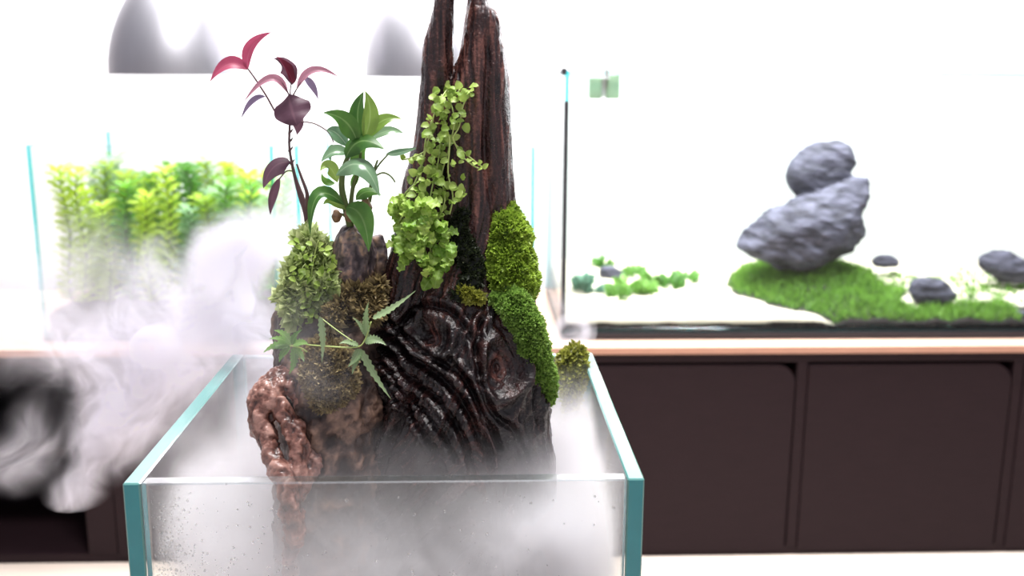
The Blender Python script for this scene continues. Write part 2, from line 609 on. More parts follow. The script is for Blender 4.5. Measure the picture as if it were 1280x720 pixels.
base = sstep(330, 400, v)
psi = u.copy()
slant = base * (1 - sstep(585, 640, u))
psi = psi + .85 * (v - 420) * slant
kn = []
for (ku, kv, a, e) in ((543, 402, 24, .8), (624, 436, 25, 1.35)):
    dx = u - ku; dy = (v - kv) / e
    r = np.sqrt(dx * dx + dy * dy) + 1e-6
    kn.append((r, a))
    w = np.exp(-(r / (2.6 * a)) ** 2)
    psi = psi * (1 - w) + (ku + r * 1.0 + .25 * dx) * w
warp = 9 * (fbm(np.stack([u / 55, v / 120, V[:, 1] * 25], 1), 3) - .5)
ps = psi + warp
yd = V[:, 1] / s
big = ridge(np.stack([ps / 24, v / 240, yd / 60], 1), 2)
mid = ridge(np.stack([ps / 9.5, v / 110, yd / 30], 1), 2)
sml = ridge(np.stack([ps / 4.6, v / 60, yd / 14], 1), 2)
fin = fbm(np.stack([ps / 2.6, v / 36, yd / 7], 1), 2)
pit = fbm(np.stack([u / 5, v / 5, yd / 5], 1), 3)
low = sstep(470, 560, v)
fold = base * (1 - .55 * low)
h = (.0016 + .0075 * fold) * (big ** 1.5 - .5) + (.0016 + .0040 * fold) * (mid ** 2 - .42) + (.0010 + .0014 * fold) * (sml ** 2 - .42) + .0009 * (fin - .5) + (.0008 + .0012 * base) * (pit - .5)
h += .006 * base * (fbm(np.stack([u / 45, v / 45, yd / 45], 1), 2) - .5)
for r, a in kn:
    h += -.0075 * np.exp(-(r / (.60 * a)) ** 2) + .0040 * np.exp(-((r - a * 1.0) / (.28 * a)) ** 2) + .0012 * np.cos(r / 2.2) * np.exp(-(r / (1.5 * a)) ** 2)
for cv_, dep, wd in (([(480, 395), (520, 425), (560, 450), (590, 490), (610, 545)], .0062, 3.2), ([(478, 412), (515, 445), (555, 475), (580, 515), (590, 560)], .0056, 3.0),
                     ([(486, 382), (530, 416), (575, 440), (603, 482), (622, 530)], .0050, 2.8), ([(565, 424), (588, 452), (602, 492), (608, 530)], .0046, 2.6),
                     ([(505, 388), (530, 370), (565, 374), (590, 402), (600, 440)], .0050, 3.0), ([(470, 440), (510, 480), (545, 525), (560, 565)], .0046, 3.2),
                     ([(600, 385), (597, 430), (610, 480), (640, 512), (660, 560)], .0046, 3.0), ([(474, 425), (512, 462), (550, 500), (572, 540)], .0040, 2.2),
                     ([(640, 392), (656, 425), (664, 470), (668, 520)], .0044, 3.0), ([(520, 470), (500, 510), (482, 570)], .0050, 4.0)):
    pl = np.array(smooth_path(cv_, 12))
    dd = np.full(len(u), 1e9)
    pu = u + .5 * warp
    for a_, b_ in zip(pl[:-1], pl[1:]):
        ab = b_ - a_; t_ = np.clip(((pu - a_[0]) * ab[0] + (v - a_[1]) * ab[1]) / (ab @ ab), 0, 1)
        dd = np.minimum(dd, np.hypot(pu - a_[0] - t_ * ab[0], v - a_[1] - t_ * ab[1]))
    front_ = V[:, 1] < .69
    h += front_ * (-dep * np.exp(-(dd / wd) ** 2) + .45 * dep * np.exp(-((dd - 2.3 * wd) / (1.1 * wd)) ** 2))
# the deep vertical groove right of centre on the trunk, and a groove with wet wood below it
gr = (1 - base)
h += -.0042 * gr * np.exp(-((u - (607 + .06 * (v - 100) + 5 * np.sin(v / 40))) / 4.5) ** 2) * sstep(20, 80, v)
h += -.0035 * sstep(150, 230, v) * (1 - sstep(360, 420, v)) * np.exp(-((u - 585) / 7) ** 2)
V = V + N * h[:, None]
grain = .30 - .13 * base + .06 * (1 - base) + .80 * (fin - .42) + .40 * (sml - .55) + .30 * (fbm(np.stack([u / 40, v / 70, yd / 40], 1), 3) - .5)
for r, a in kn:
    grain += .34 * np.exp(-(r / (.5 * a)) ** 2)
grain += .10 * np.exp(-((u - 588) / 22) ** 2) * (1 - sstep(60, 180, v))
MT['darkwood'] = woodmat('wet_dark_driftwood', (.0065, .0034, .0038), (.042, .016, .014), (.20, .080, .062), .19, .5, 520, .0016)
zc = CZ0 + .06
stump = mo('driftwood_stump', V, Fs, MT['darkwood'], org=(-.03, .68, zc))
attr(stump, 'grain', grain)
tag(stump, 'wet dark brown driftwood stump with two upright prongs and knotted foot', 'driftwood')
BV = BVHTree.FromPolygons([tuple(x) for x in V], Fs)


def onwood(px, py, lift=0.0, fallback=None):
    d = ray(px, py).normalized()
    hit, n, i, dist = BV.ray_cast(CAM, d)
    if hit is None or hit.y > .80:
        return P(px, py, fallback if fallback else .68)
    return hit - d * lift


# ------------------------------------------------------------------ other wood
def lump_wood(name, shells, voxel, amp, fr, m, label, org, tw=(30, 30, 30)):
    V, N, Fs = remesh(shells, voxel, 3)
    q = V * np.array(tw)
    a = ridge(q, 3); b = fbm(V * fr, 3)
    wr = ridge(q * np.array([3.3, 3.3, 1.6]) + 4 * b[:, None], 2)
    V = V + N * (amp * (a - .6) + amp * .9 * (b - .5) + amp * .35 * (wr - .6))[:, None]
    o = mo(name, V, Fs, m, org=org)
    attr(o, 'grain', .25 + .8 * (b - .3) + .5 * (a - .6) + .5 * (wr - .6))
    tag(o, label, 'driftwood')
    return o, BVHTree.FromPolygons([tuple(x) for x in V], Fs)


def pathshell(pts, n=14, sub=5):
    """pts: (px, py, Y, radius px)"""
    R = smooth_path(pts, sub)
    return tube([P(a, b, c) for a, b, c, d in R], [d * mpp(c) for a, b, c, d in R], n)


MT['root'] = woodmat('reddish_root_wood', (.045, .018, .015), (.20, .085, .062), (.46, .26, .21), .24, .6)
root, BR = lump_wood('twisted_root', [
    pathshell([(372, 462, .645, 8), (352, 474, .640, 16), (335, 497, .632, 19), (327, 530, .626, 15), (340, 563, .618, 13), (352, 592, .606, 12), (362, 622, .600, 14), (368, 660, .600, 13), (364, 695, .604, 9), (362, 740, .612, 8), (364, 860, .625, 12)]),
    pathshell([(352, 474, .640, 14), (372, 490, .636, 12), (384, 512, .632, 10), (398, 540, .628, 11), (396, 575, .620, 10), (380, 600, .612, 11), (366, 625, .604, 12)]),
    pathshell([(340, 500, .630, 12), (358, 522, .624, 12), (372, 550, .618, 12), (372, 590, .610, 12), (366, 620, .604, 10)]),
    pathshell([(384, 512, .632, 8), (410, 508, .636, 8), (430, 520, .645, 7), (450, 545, .66, 8)])],
    .0011, .0055, 160, MT['root'], 'reddish brown twisted root reaching down behind the front glass', (-.15, .62, CZ0 + .06), (95, 95, 45))
MT['burl'] = woodmat('grey_burl_wood', (.030, .022, .028), (.125, .095, .10), (.42, .27, .19), .42, .4)
burl, BB = lump_wood('wood_burl', [
    rows_shell([(282, 430, 446, .668, .006), (290, 424, 456, .668, .012), (305, 417, 465, .667, .017), (325, 413, 469, .667, .019), (345, 420, 464, .667, .018), (360, 432, 460, .668, .015), (400, 430, 462, .672, .015), (470, 425, 470, .675, .02)]),
    pathshell([(470, 296, .676, 7), (474, 312, .676, 9), (472, 335, .676, 10), (464, 360, .678, 10)])],
    .0010, .0030, 130, MT['burl'], 'rounded grey brown wood knob below the green broad leaved plant', (-.12, .67, CZ0 + .06), (110, 110, 40))
# soil and rubble mound that carries the plants, left of the stump
MT['mound'] = woodmat('brown_rubble', (.02, .012, .011), (.075, .045, .035), (.26, .16, .115), .35, .45)
mound, BMD = lump_wood('rubble_mound', [
    rows_shell([(300, 372, 392, .690, .010), (330, 360, 412, .685, .018), (365, 352, 452, .680, .026), (400, 346, 480, .674, .034), (440, 345, 490, .672, .042), (490, 350, 490, .668, .048), (560, 350, 490, .668, .052), (700, 345, 490, .668, .055), (880, 340, 490, .668, .06)])],
    .0016, .0065, 120, MT['mound'], 'brown mossy rubble mound between the twisted root and the stump', (-.14, .67, CZ0 + .06), (60, 60, 60))
BVS = (BV, BR, BB, BMD)


def onany(px, py, lift=0.0, fallback=.68, trees=BVS):
    d = ray(px, py).normalized()
    best = None
    for t in trees:
        hit, n, i, dist = t.ray_cast(CAM, d)
        if hit is not None and (best is None or dist < best[1]):
            best = (hit, dist, n)
    if best is None or best[0].y > .80:
        return P(px, py, fallback) - d * lift, Vector((0, -.6, .8))
    return best[0] - d * lift, best[2]


# ------------------------------------------------------------------ moss
def inpoly(poly, n):
    xs = [p[0] for p in poly]; ys = [p[1] for p in poly]
    out = []
    while len(out) < n:
        x = min(xs) + rng.random() * (max(xs) - min(xs)); y = min(ys) + rng.random() * (max(ys) - min(ys))
        c = False; j = len(poly) - 1
        for i in range(len(poly)):
            if (poly[i][1] > y) != (poly[j][1] > y) and x < (poly[j][0] - poly[i][0]) * (y - poly[i][1]) / (poly[j][1] - poly[i][1]) + poly[i][0]:
                c = not c
            j = i
        if c:
            out.append((x, y))
    return out


def moss(name, shells, n, blade, m, label, org, voxel=.002, lump=.004, droop=.3, cat='moss', wid=.32):
    """soft cushion with thousands of small pointed leaves standing on it"""
    V, N, Fs = remesh(shells, voxel, 2)
    h = fbm(V * 160, 3) - .5
    V = V + N * (lump * 2 * h)[:, None]
    me_v = [tuple(x) for x in V]; fcs = list(Fs); tone = [.05] * len(me_v)
    tri = np.array([f[:3] for f in Fs])
    pick = rng.integers(0, len(tri), n)
    b1 = rng.random((n, 2)); b1.sort(axis=1)
    w = np.stack([b1[:, 0], b1[:, 1] - b1[:, 0], 1 - b1[:, 1]], 1)
    pts = (V[tri[pick]] * w[:, :, None]).sum(1)
    nrm = N[tri[pick, 0]]
    for p, q in zip(pts, nrm):
        d = Vector(q) + Vector(rng.normal(0, .55, 3)) + Vector((0, 0, .25 - droop))
        if d.length < 1e-3:
            continue
        d.normalize()
        L = blade * (.6 + .8 * rng.random())
        sd = d.cross(Vector(rng.normal(0, 1, 3))).normalized() * (L * wid)
        p = Vector(p) - d * (.2 * L)
        c = d.cross(sd).normalized() * (L * .12)
        k = len(me_v)
        me_v += [tuple(p), tuple(p + d * (.5 * L) + sd + c), tuple(p + d * L), tuple(p + d * (.5 * L) - sd + c)]
        fcs.append((k, k + 1, k + 2, k + 3))
        q_ = rng.random(); tone += [.1 + .3 * q_, .3 + .5 * q_, .55 + .6 * q_, .3 + .5 * q_]
    o = mo(name, me_v, fcs, m, org=org)
    attr(o, 'tone', tone)
    tag(o, label, cat, kind='stuff')
    return o


def mossmat(name, c1, c2, scale=420):
    """moss and grass: young tips lighter (attribute 'tone'), patches by noise"""
    m = leafmat(name, c1, c2, .35, .5, vein=False)
    nt = m.node_tree
    at = nd(nt, 'ShaderNodeAttribute', attribute_name='tone')
    for n in list(nt.nodes):
        if n.type == 'TEX_NOISE':
            n.inputs['Scale'].default_value = 150; n.inputs['Detail'].default_value = 3
        if n.type == 'MATH' and n.operation == 'SUBTRACT':
            n.inputs[1].default_value = .55
        if n.type == 'MATH' and n.operation == 'MULTIPLY_ADD':
            n.inputs[1].default_value = 1.0
            nt.links.new(at.outputs['Fac'], n.inputs[0])
    return m


MT['moss1'] = mossmat('bright_moss', (.09, .17, .012), (.44, .62, .08))
MT['moss2'] = mossmat('deep_moss', (.07, .15, .018), (.34, .54, .11))
MT['moss3'] = mossmat('olive_moss', (.10, .11, .012), (.46, .48, .08))
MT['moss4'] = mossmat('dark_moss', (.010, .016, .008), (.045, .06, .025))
MT['moss5'] = mossmat('brown_moss', (.06, .04, .018), (.46, .36, .17))
MT['moss6'] = mossmat('pale_lime_moss', (.22, .32, .07), (.74, .82, .42))

moss('moss_cushion', [rows_shell([(262, 626, 640, .672, .006), (275, 616, 652, .672, .012), (300, 610, 661, .670, .016), (330, 605, 664, .667, .018), (355, 606, 667, .664, .017), (372, 618, 664, .662, .012)])],
     9000, .0040, MT['moss1'], 'bright green moss cushion clinging high on the right of the stump', (.0, .67, .88), lump=.005)
moss('moss_cushion', [pathshell([(636, 366, .650, 12), (648, 385, .644, 17), (660, 412, .640, 18), (668, 440, .642, 17), (678, 468, .648, 13), (684, 490, .654, 9), (686, 504, .658, 5)]),
                      pathshell([(618, 372, .646, 5), (632, 384, .640, 8), (645, 402, .636, 8)])],
     9000, .0036, MT['moss2'], 'deep green moss strip draping down the right flank of the stump', (.02, .65, .84), lump=.003)
moss('moss_cushion', [rows_shell([(432, 716, 726, .786, .006), (442, 703, 732, .786, .012), (462, 697, 733, .784, .014), (482, 700, 730, .782, .013), (498, 706, 722, .780, .01), (560, 700, 730, .780, .012), (720, 698, 728, .780, .013), (920, 696, 724, .780, .014)])],
     9000, .0040, MT['moss3'], 'olive moss tuft in the back corner of the glass cube', (.06, .785, .8), lump=.004)
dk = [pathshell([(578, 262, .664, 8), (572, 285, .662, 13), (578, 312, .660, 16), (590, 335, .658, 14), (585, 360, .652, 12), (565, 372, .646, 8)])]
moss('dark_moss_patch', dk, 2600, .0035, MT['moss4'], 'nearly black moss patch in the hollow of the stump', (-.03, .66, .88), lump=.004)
moss('moss_fringe', [pathshell([(575, 362, .648, 5), (588, 370, .644, 7), (603, 374, .642, 5)])], 700, .0040, MT['moss3'],
     'small olive moss fringe above the two knots of the stump', (-.03, .65, .86), lump=.002)
moss('brown_moss_mat', [rows_shell([(425, 395, 420, .634, .004), (445, 380, 436, .630, .006), (470, 378, 442, .627, .007), (492, 384, 440, .624, .006), (508, 392, 430, .622, .004)])],
     5000, .0045, MT['moss5'], 'brownish green moss mat above the twisted root', (-.13, .63, .82), lump=.006)
moss('brown_moss_mat', [pathshell([(478, 352, .655, 5), (462, 368, .650, 8), (445, 366, .650, 9), (428, 378, .646, 8), (416, 394, .642, 8), (420, 410, .640, 6)]), pathshell([(462, 368, .650, 6), (470, 384, .646, 8), (452, 396, .642, 7)])],
     1500, .0070, MT['moss5'], 'brown straggly moss and rootlets under the grey wood knob', (-.12, .65, .86), lump=.005, wid=.2)
moss('lime_moss', [pathshell([(388, 296, .664, 5), (382, 312, .662, 9), (390, 330, .660, 12), (376, 345, .658, 11), (384, 364, .655, 13), (396, 378, .652, 10)]),
                   pathshell([(402, 312, .664, 6), (406, 330, .660, 8), (410, 350, .656, 9), (404, 368, .652, 9)]), pathshell([(368, 338, .660, 7), (364, 360, .657, 9), (368, 382, .653, 9), (378, 398, .650, 6)])],
     2600, .0085, MT['moss6'], 'pale lime mossy clump at the foot of the red leaved plant', (-.16, .66, .86), lump=.012, wid=.30)


# ------------------------------------------------------------------ leaves
def leaf_geo(b, c, t, w, up, fold=.18, wave=0.0, n=12, shape=.75, teeth=0, point=1.0):
    b, c, t = Vector(b), Vector(c), Vector(t)
    V, Fc, UV = [], [], []
    us = (-1, -.5, 0, .5, 1)
    ph = rng.random() * 6
    for i in range(n + 1):
        q = i / n
        p = b * (1 - q) ** 2 + c * (2 * q * (1 - q)) + t * q * q
        tg = ((c - b) * (1 - q) + (t - c) * q)
        tg = tg.normalized() if tg.length else Vector((0, 0, 1))
        sd = tg.cross(up)
        if sd.length < 1e-3:
            sd = tg.cross(Vector((1, 0, 0)))
        sd.normalize(); nn = sd.cross(tg).normalized()
        pr = max(0.0, math.sin(math.pi * min(1, q ** shape))) ** point
        pr = max(pr, .05 * (1 - q))
        if teeth and 0 < i < n:
            pr *= 1.18 if i % 2 else .72
        for a in us:
            wv = wave * math.sin(q * 15 + ph + a) * abs(a) * w
            V.append(p + sd * (a * w / 2 * pr) + nn * (fold * abs(a) * w * pr + wv))
            UV.append((.5 + a / 2, q))
    m = len(us)
    for i in range(n):
        for j in range(m - 1):
            Fc.append((i * m + j, i * m + j + 1, (i + 1) * m + j + 1, (i + 1) * m + j))
    return V, Fc, UV


def toward(k=.6, z=.6, x=0.0):
    return Vector((x, -k, z)).normalized()


def leaf(parent, Yb, b, c, t, w, m, dt=0.0, dc=0.0, up=None, name='leaf', **kw):
    """picture-traced leaf: base, control, tip pixels; dt, dc = depth offset of tip/control in m"""
    Y = Yb
    V, Fc, UV = leaf_geo(P(*b, Y), P(*c, Y + dc), P(*t, Y + dt), w * mpp(Y), up or toward(), **kw)
    return mo(name, V, Fc, m, parent, uv=UV)


def stemobj(parent, pts, r, m, name='stem', n=7, sub=5):
    """pts: (px, py, Y) ; r radius px (list or one)"""
    if not hasattr(r, '__len__'):
        r = [r] * len(pts)
    R = smooth_path([tuple(p) + (q,) for p, q in zip(pts, r)], sub)
    V, Fc = tube([P(a, b, c) for a, b, c, d in R], [d * mpp(c) for a, b, c, d in R], n)
    return mo(name, V, Fc, m, parent)


MT['redleaf'] = leafmat('crimson_leaf', (.16, .018, .035), (.42, .07, .14), .42, .48, True, (.5, .16, .22))
MT['purple'] = leafmat('purple_leaf', (.075, .030, .050), (.19, .095, .135), .30, .48, True, (.20, .10, .13))
MT['mauve'] = leafmat('mauve_leaf', (.16, .12, .20), (.34, .24, .34), .45, .35, False)
MT['pinkleaf'] = leafmat('dull_pink_leaf', (.28, .10, .15), (.50, .26, .33), .45, .35, True, (.5, .3, .34))
MT['redstem'] = plain('brown_stem', (.11, .055, .06), .5, .3, 300)
Y0 = .672
rp = thing('red_leaved_plant', P(384, 285, Y0), 'slender plant with crimson and purple leaves on a thin stem', 'plant')
stemobj(rp, [(386, 292, Y0), (383, 268, Y0), (377, 247, Y0), (369, 222, Y0), (362, 187, Y0), (362, 160, Y0), (363, 140, Y0), (362, 118, Y0)], [4.2, 3.8, 4.0, 2.4, 1.5, 1.5, 1.4, 1.2], MT['redstem'])
stemobj(rp, [(362, 150, Y0), (348, 145, Y0), (333, 120, Y0), (320, 100, Y0), (310, 86, Y0)], [1.2, 1.3, 1.2, 1.1, 1.0], MT['redstem'], 'branch')
stemobj(rp, [(382, 262, Y0), (384, 243, Y0 - .004), (377, 222, Y0 - .004), (371, 205, Y0 - .002)], [3.0, 2.4, 1.8, 1.2], MT['redstem'], 'branch')
stemobj(rp, [(363, 150, Y0), (378, 152, Y0), (394, 155, Y0), (410, 165, Y0), (417, 178, Y0)], [.9, .9, .9, .9, .8], MT['redstem'], 'branch')
stemobj(rp, [(363, 124, Y0), (363, 112, Y0), (365, 100, Y0)], [1.0, .8, .7], MT['redstem'], 'petiole')
stemobj(rp, [(362, 120, Y0), (357, 110, Y0), (352, 102, Y0)], [1.0, .8, .7], MT['redstem'], 'petiole')
stemobj(rp, [(366, 120, Y0), (371, 111, Y0), (376, 103, Y0)], [1.0, .8, .7], MT['redstem'], 'petiole')
# nodes along the stem
for (x, y) in ((362, 166), (362, 188), (364, 204), (362, 177)):
    stemobj(rp, [(x - 1, y + 1, Y0), (x + 2, y - 2, Y0 - .001), (x + 4, y - 5, Y0 - .001)], [1.5, 1.3, .4], MT['redstem'], 'bud')
leaf(rp, Y0, (310, 87), (305, 53), (340, 40), 15, MT['redleaf'], dt=-.004, up=toward(.9, .2, -.3), fold=.25)
leaf(rp, Y0, (309, 87), (285, 66), (262, 103), 17, MT['redleaf'], dt=-.006, up=toward(.9, .5), fold=.2)
leaf(rp, Y0, (360, 117), (343, 74), (303, 130), 10, MT['pinkleaf'], dt=-.008, up=toward(.9, .5), fold=.3)
leaf(rp, Y0 + .002, (332, 121), (314, 120), (301, 149), 8, MT['mauve'], dt=-.004, up=toward(.9, .5), fold=.3)
leaf(rp, Y0, (365, 106), (371, 74), (342, 73), 23, MT['purple'], dt=-.010, up=toward(.9, -.1, -.3), fold=.35, wave=.05)
leaf(rp, Y0 - .003, (366, 104), (362, 88), (345, 70), 15, MT['redleaf'], dt=-.010, up=toward(.7, .6, .4), fold=.3)
leaf(rp, Y0, (371, 112), (387, 72), (424, 97), 10, MT['pinkleaf'], dt=.004, up=toward(.9, .5), fold=.3)
leaf(rp, Y0 + .012, (379, 96), (392, 104), (398, 125), 9, MT['mauve'], up=toward(.9, .5))
leaf(rp, Y0 - .002, (361, 119), (362, 132), (371, 157), 46, MT['purple'], dt=-.012, dc=-.008, up=toward(.7, .7, -.2), fold=-.10, shape=1.0, point=.75, wave=.04)
leaf(rp, Y0 + .004, (368, 143), (376, 152), (371, 169), 15, MT['purple'], up=toward(.9, .1), fold=.2)
leaf(rp, Y0 - .002, (363, 203), (337, 199), (329, 236), 28, MT['purple'], dt=-.010, up=toward(.8, .6, -.3), fold=-.16)
stemobj(rp, [(367, 214, Y0), (358, 214, Y0 - .002), (349, 224, Y0 - .003)], [1.0, .9, .8], MT['redstem'], 'petiole')
leaf(rp, Y0 - .003, (350, 222), (337, 246), (338, 269), 11, MT['purple'], up=toward(.9, .3, .4), fold=.25)

G = []
MT['green1'] = leafmat('broad_green_leaf', (.04, .125, .020), (.15, .33, .055), .30, .42, True, (.32, .48, .18))
MT['green2'] = leafmat('yellow_green_leaf', (.10, .20, .025), (.28, .42, .09), .40, .3, True, (.42, .55, .22))
MT['green3'] = leafmat('greyish_green_leaf', (.10, .20, .11), (.24, .38, .21), .35, .25, True, (.45, .58, .40))
MT['gstem'] = plain('green_stem', (.10, .14, .035), .45, .3, 200)
MT['node'] = plain('brown_node', (.24, .14, .08), .6, .4, 220, bump=.5)
Y1 = .664
gp = thing('broad_leaved_plant', P(440, 285, Y1), 'green broad leaved plant growing out of the grey wood knob', 'plant')
stemobj(gp, [(440, 300, Y1 + .004), (437, 278, Y1), (432, 258, Y1), (427, 230, Y1), (433, 200, Y1), (448, 176, Y1)], [5, 5, 4.6, 3.8, 3, 2], MT['gstem'])
stemobj(gp, [(444, 300, Y1 + .005), (450, 275, Y1 + .004), (462, 250, Y1 + .004), (464, 225, Y1 + .004), (472, 200, Y1 + .004)], [4, 3.5, 2.5, 2, 1.2], MT['gstem'])
stemobj(gp, [(438, 262, Y1), (441, 235, Y1), (448, 212, Y1), (451, 190, Y1)], [3, 2.6, 2.2, 1.6], MT['gstem'])
stemobj(gp, [(466, 222, Y1 + .004), (478, 216, Y1 + .004), (488, 220, Y1 + .004), (494, 228, Y1 + .004)], [1.2, 1.2, 1.2, 1.0], MT['gstem'], 'petiole')
stemobj(gp, [(464, 224, Y1 + .006), (472, 208, Y1 + .006), (485, 193, Y1 + .006)], [1.3, 1.2, 1.0], MT['gstem'], 'petiole')
stemobj(gp, [(437, 276, Y1), (428, 268, Y1 - .001), (419, 270, Y1)], [2, 1.8, 1.6], MT['gstem'], 'petiole')
for (x, y, r) in ((456, 259, 10), (420, 270, 8), (437, 268, 9)):
    Vn, Nn, Fn = remesh([tube([P(x, y - r, Y1), P(x + 1, y, Y1 - .003), P(x, y + r, Y1)], [r * .4 * mpp(Y1), r * .9 * mpp(Y1), r * .4 * mpp(Y1)], 10)], .0009, 2)
    Vn = Vn + Nn * (.002 * (fbm(Vn * 300, 3) - .5))[:, None]
    mo('node', Vn, Fn, MT['node'], gp)
g1, g2, g3 = MT['green1'], MT['green2'], MT['green3']
leaf(gp, Y1, (452, 174), (441, 140), (455, 114), 24, g1, dt=-.002, up=toward(.9, .1, -.5), fold=.1)
leaf(gp, Y1 - .002, (455, 174), (470, 142), (456, 113), 22, g2, dt=-.002, up=toward(.9, .1, .5), fold=.1)
leaf(gp, Y1 - .002, (447, 180), (438, 143), (403, 141), 24, g1, dt=-.010, up=toward(.8, .4, -.3), fold=.2)
leaf(gp, Y1 + .002, (458, 174), (475, 141), (503, 149), 17, g2, dt=.002, up=toward(.8, .5, .2), fold=.15)
leaf(gp, Y1 + .005, (460, 176), (486, 156), (505, 167), 12, g3, dt=.004, up=toward(.8, .5, .2), fold=.15)
leaf(gp, Y1 - .005, (432, 198), (446, 160), (481, 187), 30, g1, dt=-.010, up=toward(.7, .7, 0), fold=-.12)
leaf(gp, Y1 + .006, (434, 183), (420, 160), (408, 163), 18, g3, up=toward(.9, .3), fold=.2)
leaf(gp, Y1, (434, 193), (418, 182), (401, 203), 17, g3, dt=-.006, up=toward(.7, .6), fold=.18)
leaf(gp, Y1, (447, 216), (444, 196), (458, 184), 19, g1, dt=.002, up=toward(.9, .3), fold=.18)
leaf(gp, Y1 - .008, (420, 219), (455, 180), (475, 247), 32, g3, dt=-.014, dc=-.008, up=toward(.65, .75, .2), fold=-.14)
leaf(gp, Y1 - .002, (422, 228), (411, 196), (400, 214), 17, g2, dt=-.006, up=toward(.8, .6), fold=.2)
leaf(gp, Y1 - .002, (419, 229), (404, 232), (402, 216), 10, g1, dt=-.003, up=toward(.8, .6), fold=.2)
leaf(gp, Y1 - .004, (430, 256), (386, 213), (388, 296), 18, g1, dt=-.012, dc=-.008, up=toward(.8, .5, -.3), fold=.2)
leaf(gp, Y1 - .006, (433, 259), (458, 258), (461, 315), 30, g1, dt=-.016, dc=-.010, up=toward(.75, .55, .15), fold=.12)
leaf(gp, Y1 - .004, (432, 262), (412, 246), (404, 256), 12, g2, dt=-.006, up=toward(.8, .5), fold=.2)
leaf(gp, Y1 - .002, (445, 250), (456, 232), (477, 244), 17, g1, dt=-.004, up=toward(.7, .6, .1), fold=-.15)
leaf(gp, Y1 + .008, (482, 193), (500, 192), (524, 184), 9, g3, up=toward(.8, .5), fold=.15)
leaf(gp, Y1 + .002, (440, 236), (444, 222), (452, 208), 9, g1, up=toward(.8, .3), fold=.25)
leaf(gp, Y1 + .004, (416, 180), (410, 190), (414, 203), 7, g3, up=toward(.8, .3), fold=.25)

# ------------------------------------------------------------------ small-leaved creepers: individual leaves sharing a few meshes


def shared_leaf(n, w, m, wave, point=.7, fold=.12, seg=6):
    V, Fc, UV = leaf_geo((0, 0, 0), (0, .55, .12), (0, 1, -.06), w, Vector((0, 0, 1)), fold=fold, wave=wave, n=seg, shape=.7, point=point)
    me = bpy.data.meshes.new(n)
    me.from_pydata([tuple(v) for v in V], [], Fc)
    me.materials.append(m)
    me.polygons.foreach_set('use_smooth', np.ones(len(me.polygons), dtype=bool))
    l = me.uv_layers.new(name='UVMap')
    for lp in me.loops:
        l.data[lp.index].uv = UV[lp.vertex_index]
    return me


def put_leaf(me, parent, pos, direction, normal, size, name='leaf'):
    y = direction.normalized()
    z = normal - y * normal.dot(y)
    if z.length < 1e-3:
        z = y.orthogonal()
    z.normalize()
    x = y.cross(z)
    R = Matrix((x, y, z)).transposed().to_4x4() @ Matrix.Diagonal((size, size, size, 1))
    R.translation = Vector(pos) - ORG[parent.name]
    o = bpy.data.objects.new(name, me)
    o.matrix_local = R
    return link(o, parent)


MT['creep'] = leafmat('creeper_leaf', (.22, .36, .045), (.52, .68, .17), .40, .45, False)
MT['creep2'] = leafmat('ruffled_leaf', (.18, .37, .035), (.52, .70, .15), .42, .5, True, (.62, .78, .30))
MT['creepstem'] = plain('pale_green_stem', (.40, .50, .15), .4, .2, 200)
cm = [shared_leaf('creeper_leaf', .78, MT['creep'], w, p) for w, p in ((.03, .6), (.07, .7), (.1, .6))]
rm = [shared_leaf('ruffled_leaf', .80, MT['creep2'], w, p, .1, 9) for w, p in ((.16, .55), (.24, .6), (.20, .5))]

cp = thing('creeping_plant', onwood(545, 240), 'light green small leaved creeper tumbling down the front of the stump', 'plant')
strands = [[(560, 110), (545, 135), (538, 165), (530, 195), (520, 225), (505, 250)],
           [(575, 112), (560, 135), (552, 165), (548, 200), (540, 235), (535, 262)],
           [(552, 118), (556, 150), (562, 178), (560, 215), (566, 245), (562, 268)],
           [(585, 118), (578, 135), (574, 158), (566, 175), (580, 190), (594, 202), (606, 211)],
           [(566, 172), (575, 192), (590, 206), (600, 211)],
           [(540, 150), (532, 175), (528, 205), (515, 235), (500, 258)],
           [(560, 120), (568, 150), (560, 190), (552, 220), (556, 250), (548, 275)],
           [(530, 190), (518, 196), (503, 200)],
           [(525, 225), (508, 240), (496, 262), (490, 275)]]
for s_ in strands:
    pts = []
    for (x, y) in s_:
        p = onwood(x, y, .006 + .006 * rng.random(), .672)
        pts.append(p)
    Vt, Ft = tube([Vector(q) for q in smooth_path(pts, 5)], .00050, 6)
    mo('stem', Vt, Ft, MT['creepstem'], cp)
bands = [(108, 130, 532, 592, 42), (130, 160, 536, 584, 26), (160, 190, 530, 572, 26), (190, 220, 520, 574, 42), (220, 250, 506, 577, 58), (250, 275, 496, 570, 46)]
for (a, b, xl, xr, n) in bands:
    for i in range(n):
        x = xl + (xr - xl) * min(.98, max(.02, rng.normal(.5, .26))); y = a + (b - a) * rng.random()
        p = onwood(x, y, .004 + .010 * rng.random(), .672)
        if p.y < .60: p.y = .66
        d = Vector((rng.normal(0, .8), -.35 + rng.normal(0, .4), rng.normal(-.1, .7)))
        nn = Vector((rng.normal(0, .35), -.75, .65 + rng.normal(0, .3)))
        put_leaf(cm[i % 3], cp, p, d, nn, (.0038 + .0034 * rng.random()))
for (x, y) in ((583, 195), (588, 199), (594, 203), (600, 206), (604, 211), (598, 212), (572, 184), (578, 188), (505, 200), (512, 197), (519, 192)):
    put_leaf(cm[0], cp, onwood(x, y, .009, .672), Vector((rng.normal(0, .7), -.3, rng.normal(0, .7))), toward(.8, .6), .0048)

